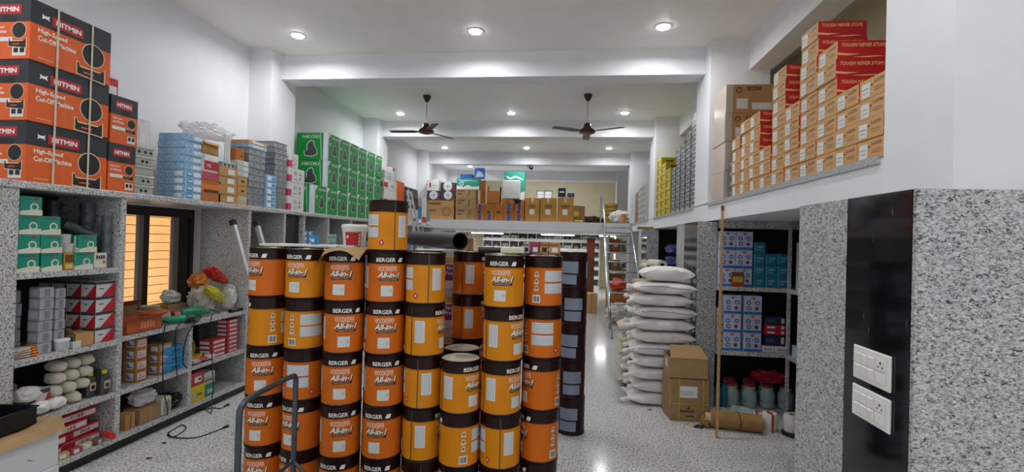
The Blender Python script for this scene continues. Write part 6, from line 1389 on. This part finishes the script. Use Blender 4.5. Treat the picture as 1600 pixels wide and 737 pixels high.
for k in range(nc):
    for r in (4, 5):
        c = rd.randrange(5); h = rd.uniform(.12, .2)
        carton('stored_box', '%s box in pigeonhole %s of the %s visible row' % (nm_[c], ['one', 'two', 'three', 'four', 'five', 'six', 'seven', 'eight', 'nine', 'ten', 'eleven', 'twelve', 'thirteen'][k], ['lower', 'upper'][r-4]), 'box', (cwid*.7, .25, h), (x0+(k+.5)*cwid, 18.8, zs[r]+.0125), 0, mat(cl_[c], .6), {'print': [('r', 'F', .2, .3, .7, .7, mat('8f8f8c', .5))]}, 'boxes in the white rack')
for i in range(3):
    carton('tan_pack', 'tan wrapped bundle left of the white rack under the mezzanine, %s' % lev(i, 3), 'bundle', (.5, .3, .6), (-3.42+.0*i, 16.2, .0005+.6015*i), 0, mat('c49a6c', .7, 0, .15, .2, 9), {'print': [('r', 'F', .3, .2, .6, .8, mat('d8b88f', .6))]}, 'tan bundles')
# stock behind the steel ladder
t = thing('stock_shelf', 'open shelf of goods behind the steel ladder', 'shelf', (1.55, 14.2, 0))
for x in (-.35, .35): part('upright', G().box(x-.02, x+.02, -.2, .2, 0, 2.0), mat('8b8f92', .5), t)
for z in (.5, 1.0, 1.5): part('shelf_board', G().box(-.33, .33, -.2, .2, z-.02, z), mat('9a9d9f', .5), t)
col_ = [('b56a3a', 'orange-brown'), ('7fa33a', 'lime green'), ('a5743f', 'brown'), ('b9a022', 'yellow'), ('2c4f78', 'blue'), ('8c6238', 'dark tan'), ('9a7548', 'light brown'), ('6f4d2c', 'chestnut')]
for i, (x, z, w, h) in enumerate(((-.17, 1.5, .28, .4), (.15, 1.5, .28, .35), (-.17, 1.0, .28, .3), (.15, 1.0, .3, .1), (.15, 1.1, .25, .1), (-.17, .5, .3, .4), (.15, .5, .28, .4), (0, 0, .5, .4))):
    carton('stock_carton', col_[i][1]+' carton on the shelf behind the steel ladder', 'box', (w, .3, h), (1.55+x, 14.2, z+.001), 0, mat(col_[i][0], .6), {'label': [('r', 'F', .3, .4, .7, .7, paper)]})
tag(part('orange_bag', G().blob(0, 0, 0, .22, .16, .12, 36, 22, 0, .8, .03, 71, None, .35), mat('d8481f', .4, 0, .1, .3, 12), None, True, (1.25, 12.0, .75)), 'bright orange bag on a carton behind the steel ladder', 'bag')
carton('brown_carton', 'brown carton supporting the orange bag', 'box', (.5, .4, .6), (1.25, 12.0, 0), .1, KRAFT3, {'label': [('r', 'F', .3, .4, .7, .6, paper)]})
tag(part('white_sack_heap', G().blob(0, 0, 0, .3, .3, .2, 40, 24, 0, .8, .03, 72, None, .25), mat('c4bfb4', .6, 0, .05, .3, 16), None, True, (1.2, 10.9, .235)), 'slumped white sack on the floor behind the ladder rungs', 'sack')
carton('brown_column', 'tall brown carton column left of the steel ladder', 'box', (.2, .2, 1.9), (.62, 13.0, 0), 0, mat('7a4a2c', .6), {'orange_label': [('r', 'F', .05, .72, .95, .95, mat('a34a22', .5))]})
carton('tan_carton', 'tan carton on the floor left of the ladder foot', 'box', (.3, .4, .5), (.6, 12.4, 0), .2, KRAFT2, {'tape': [('r', 'F', .4, 0, .6, 1, KRAFT)]})
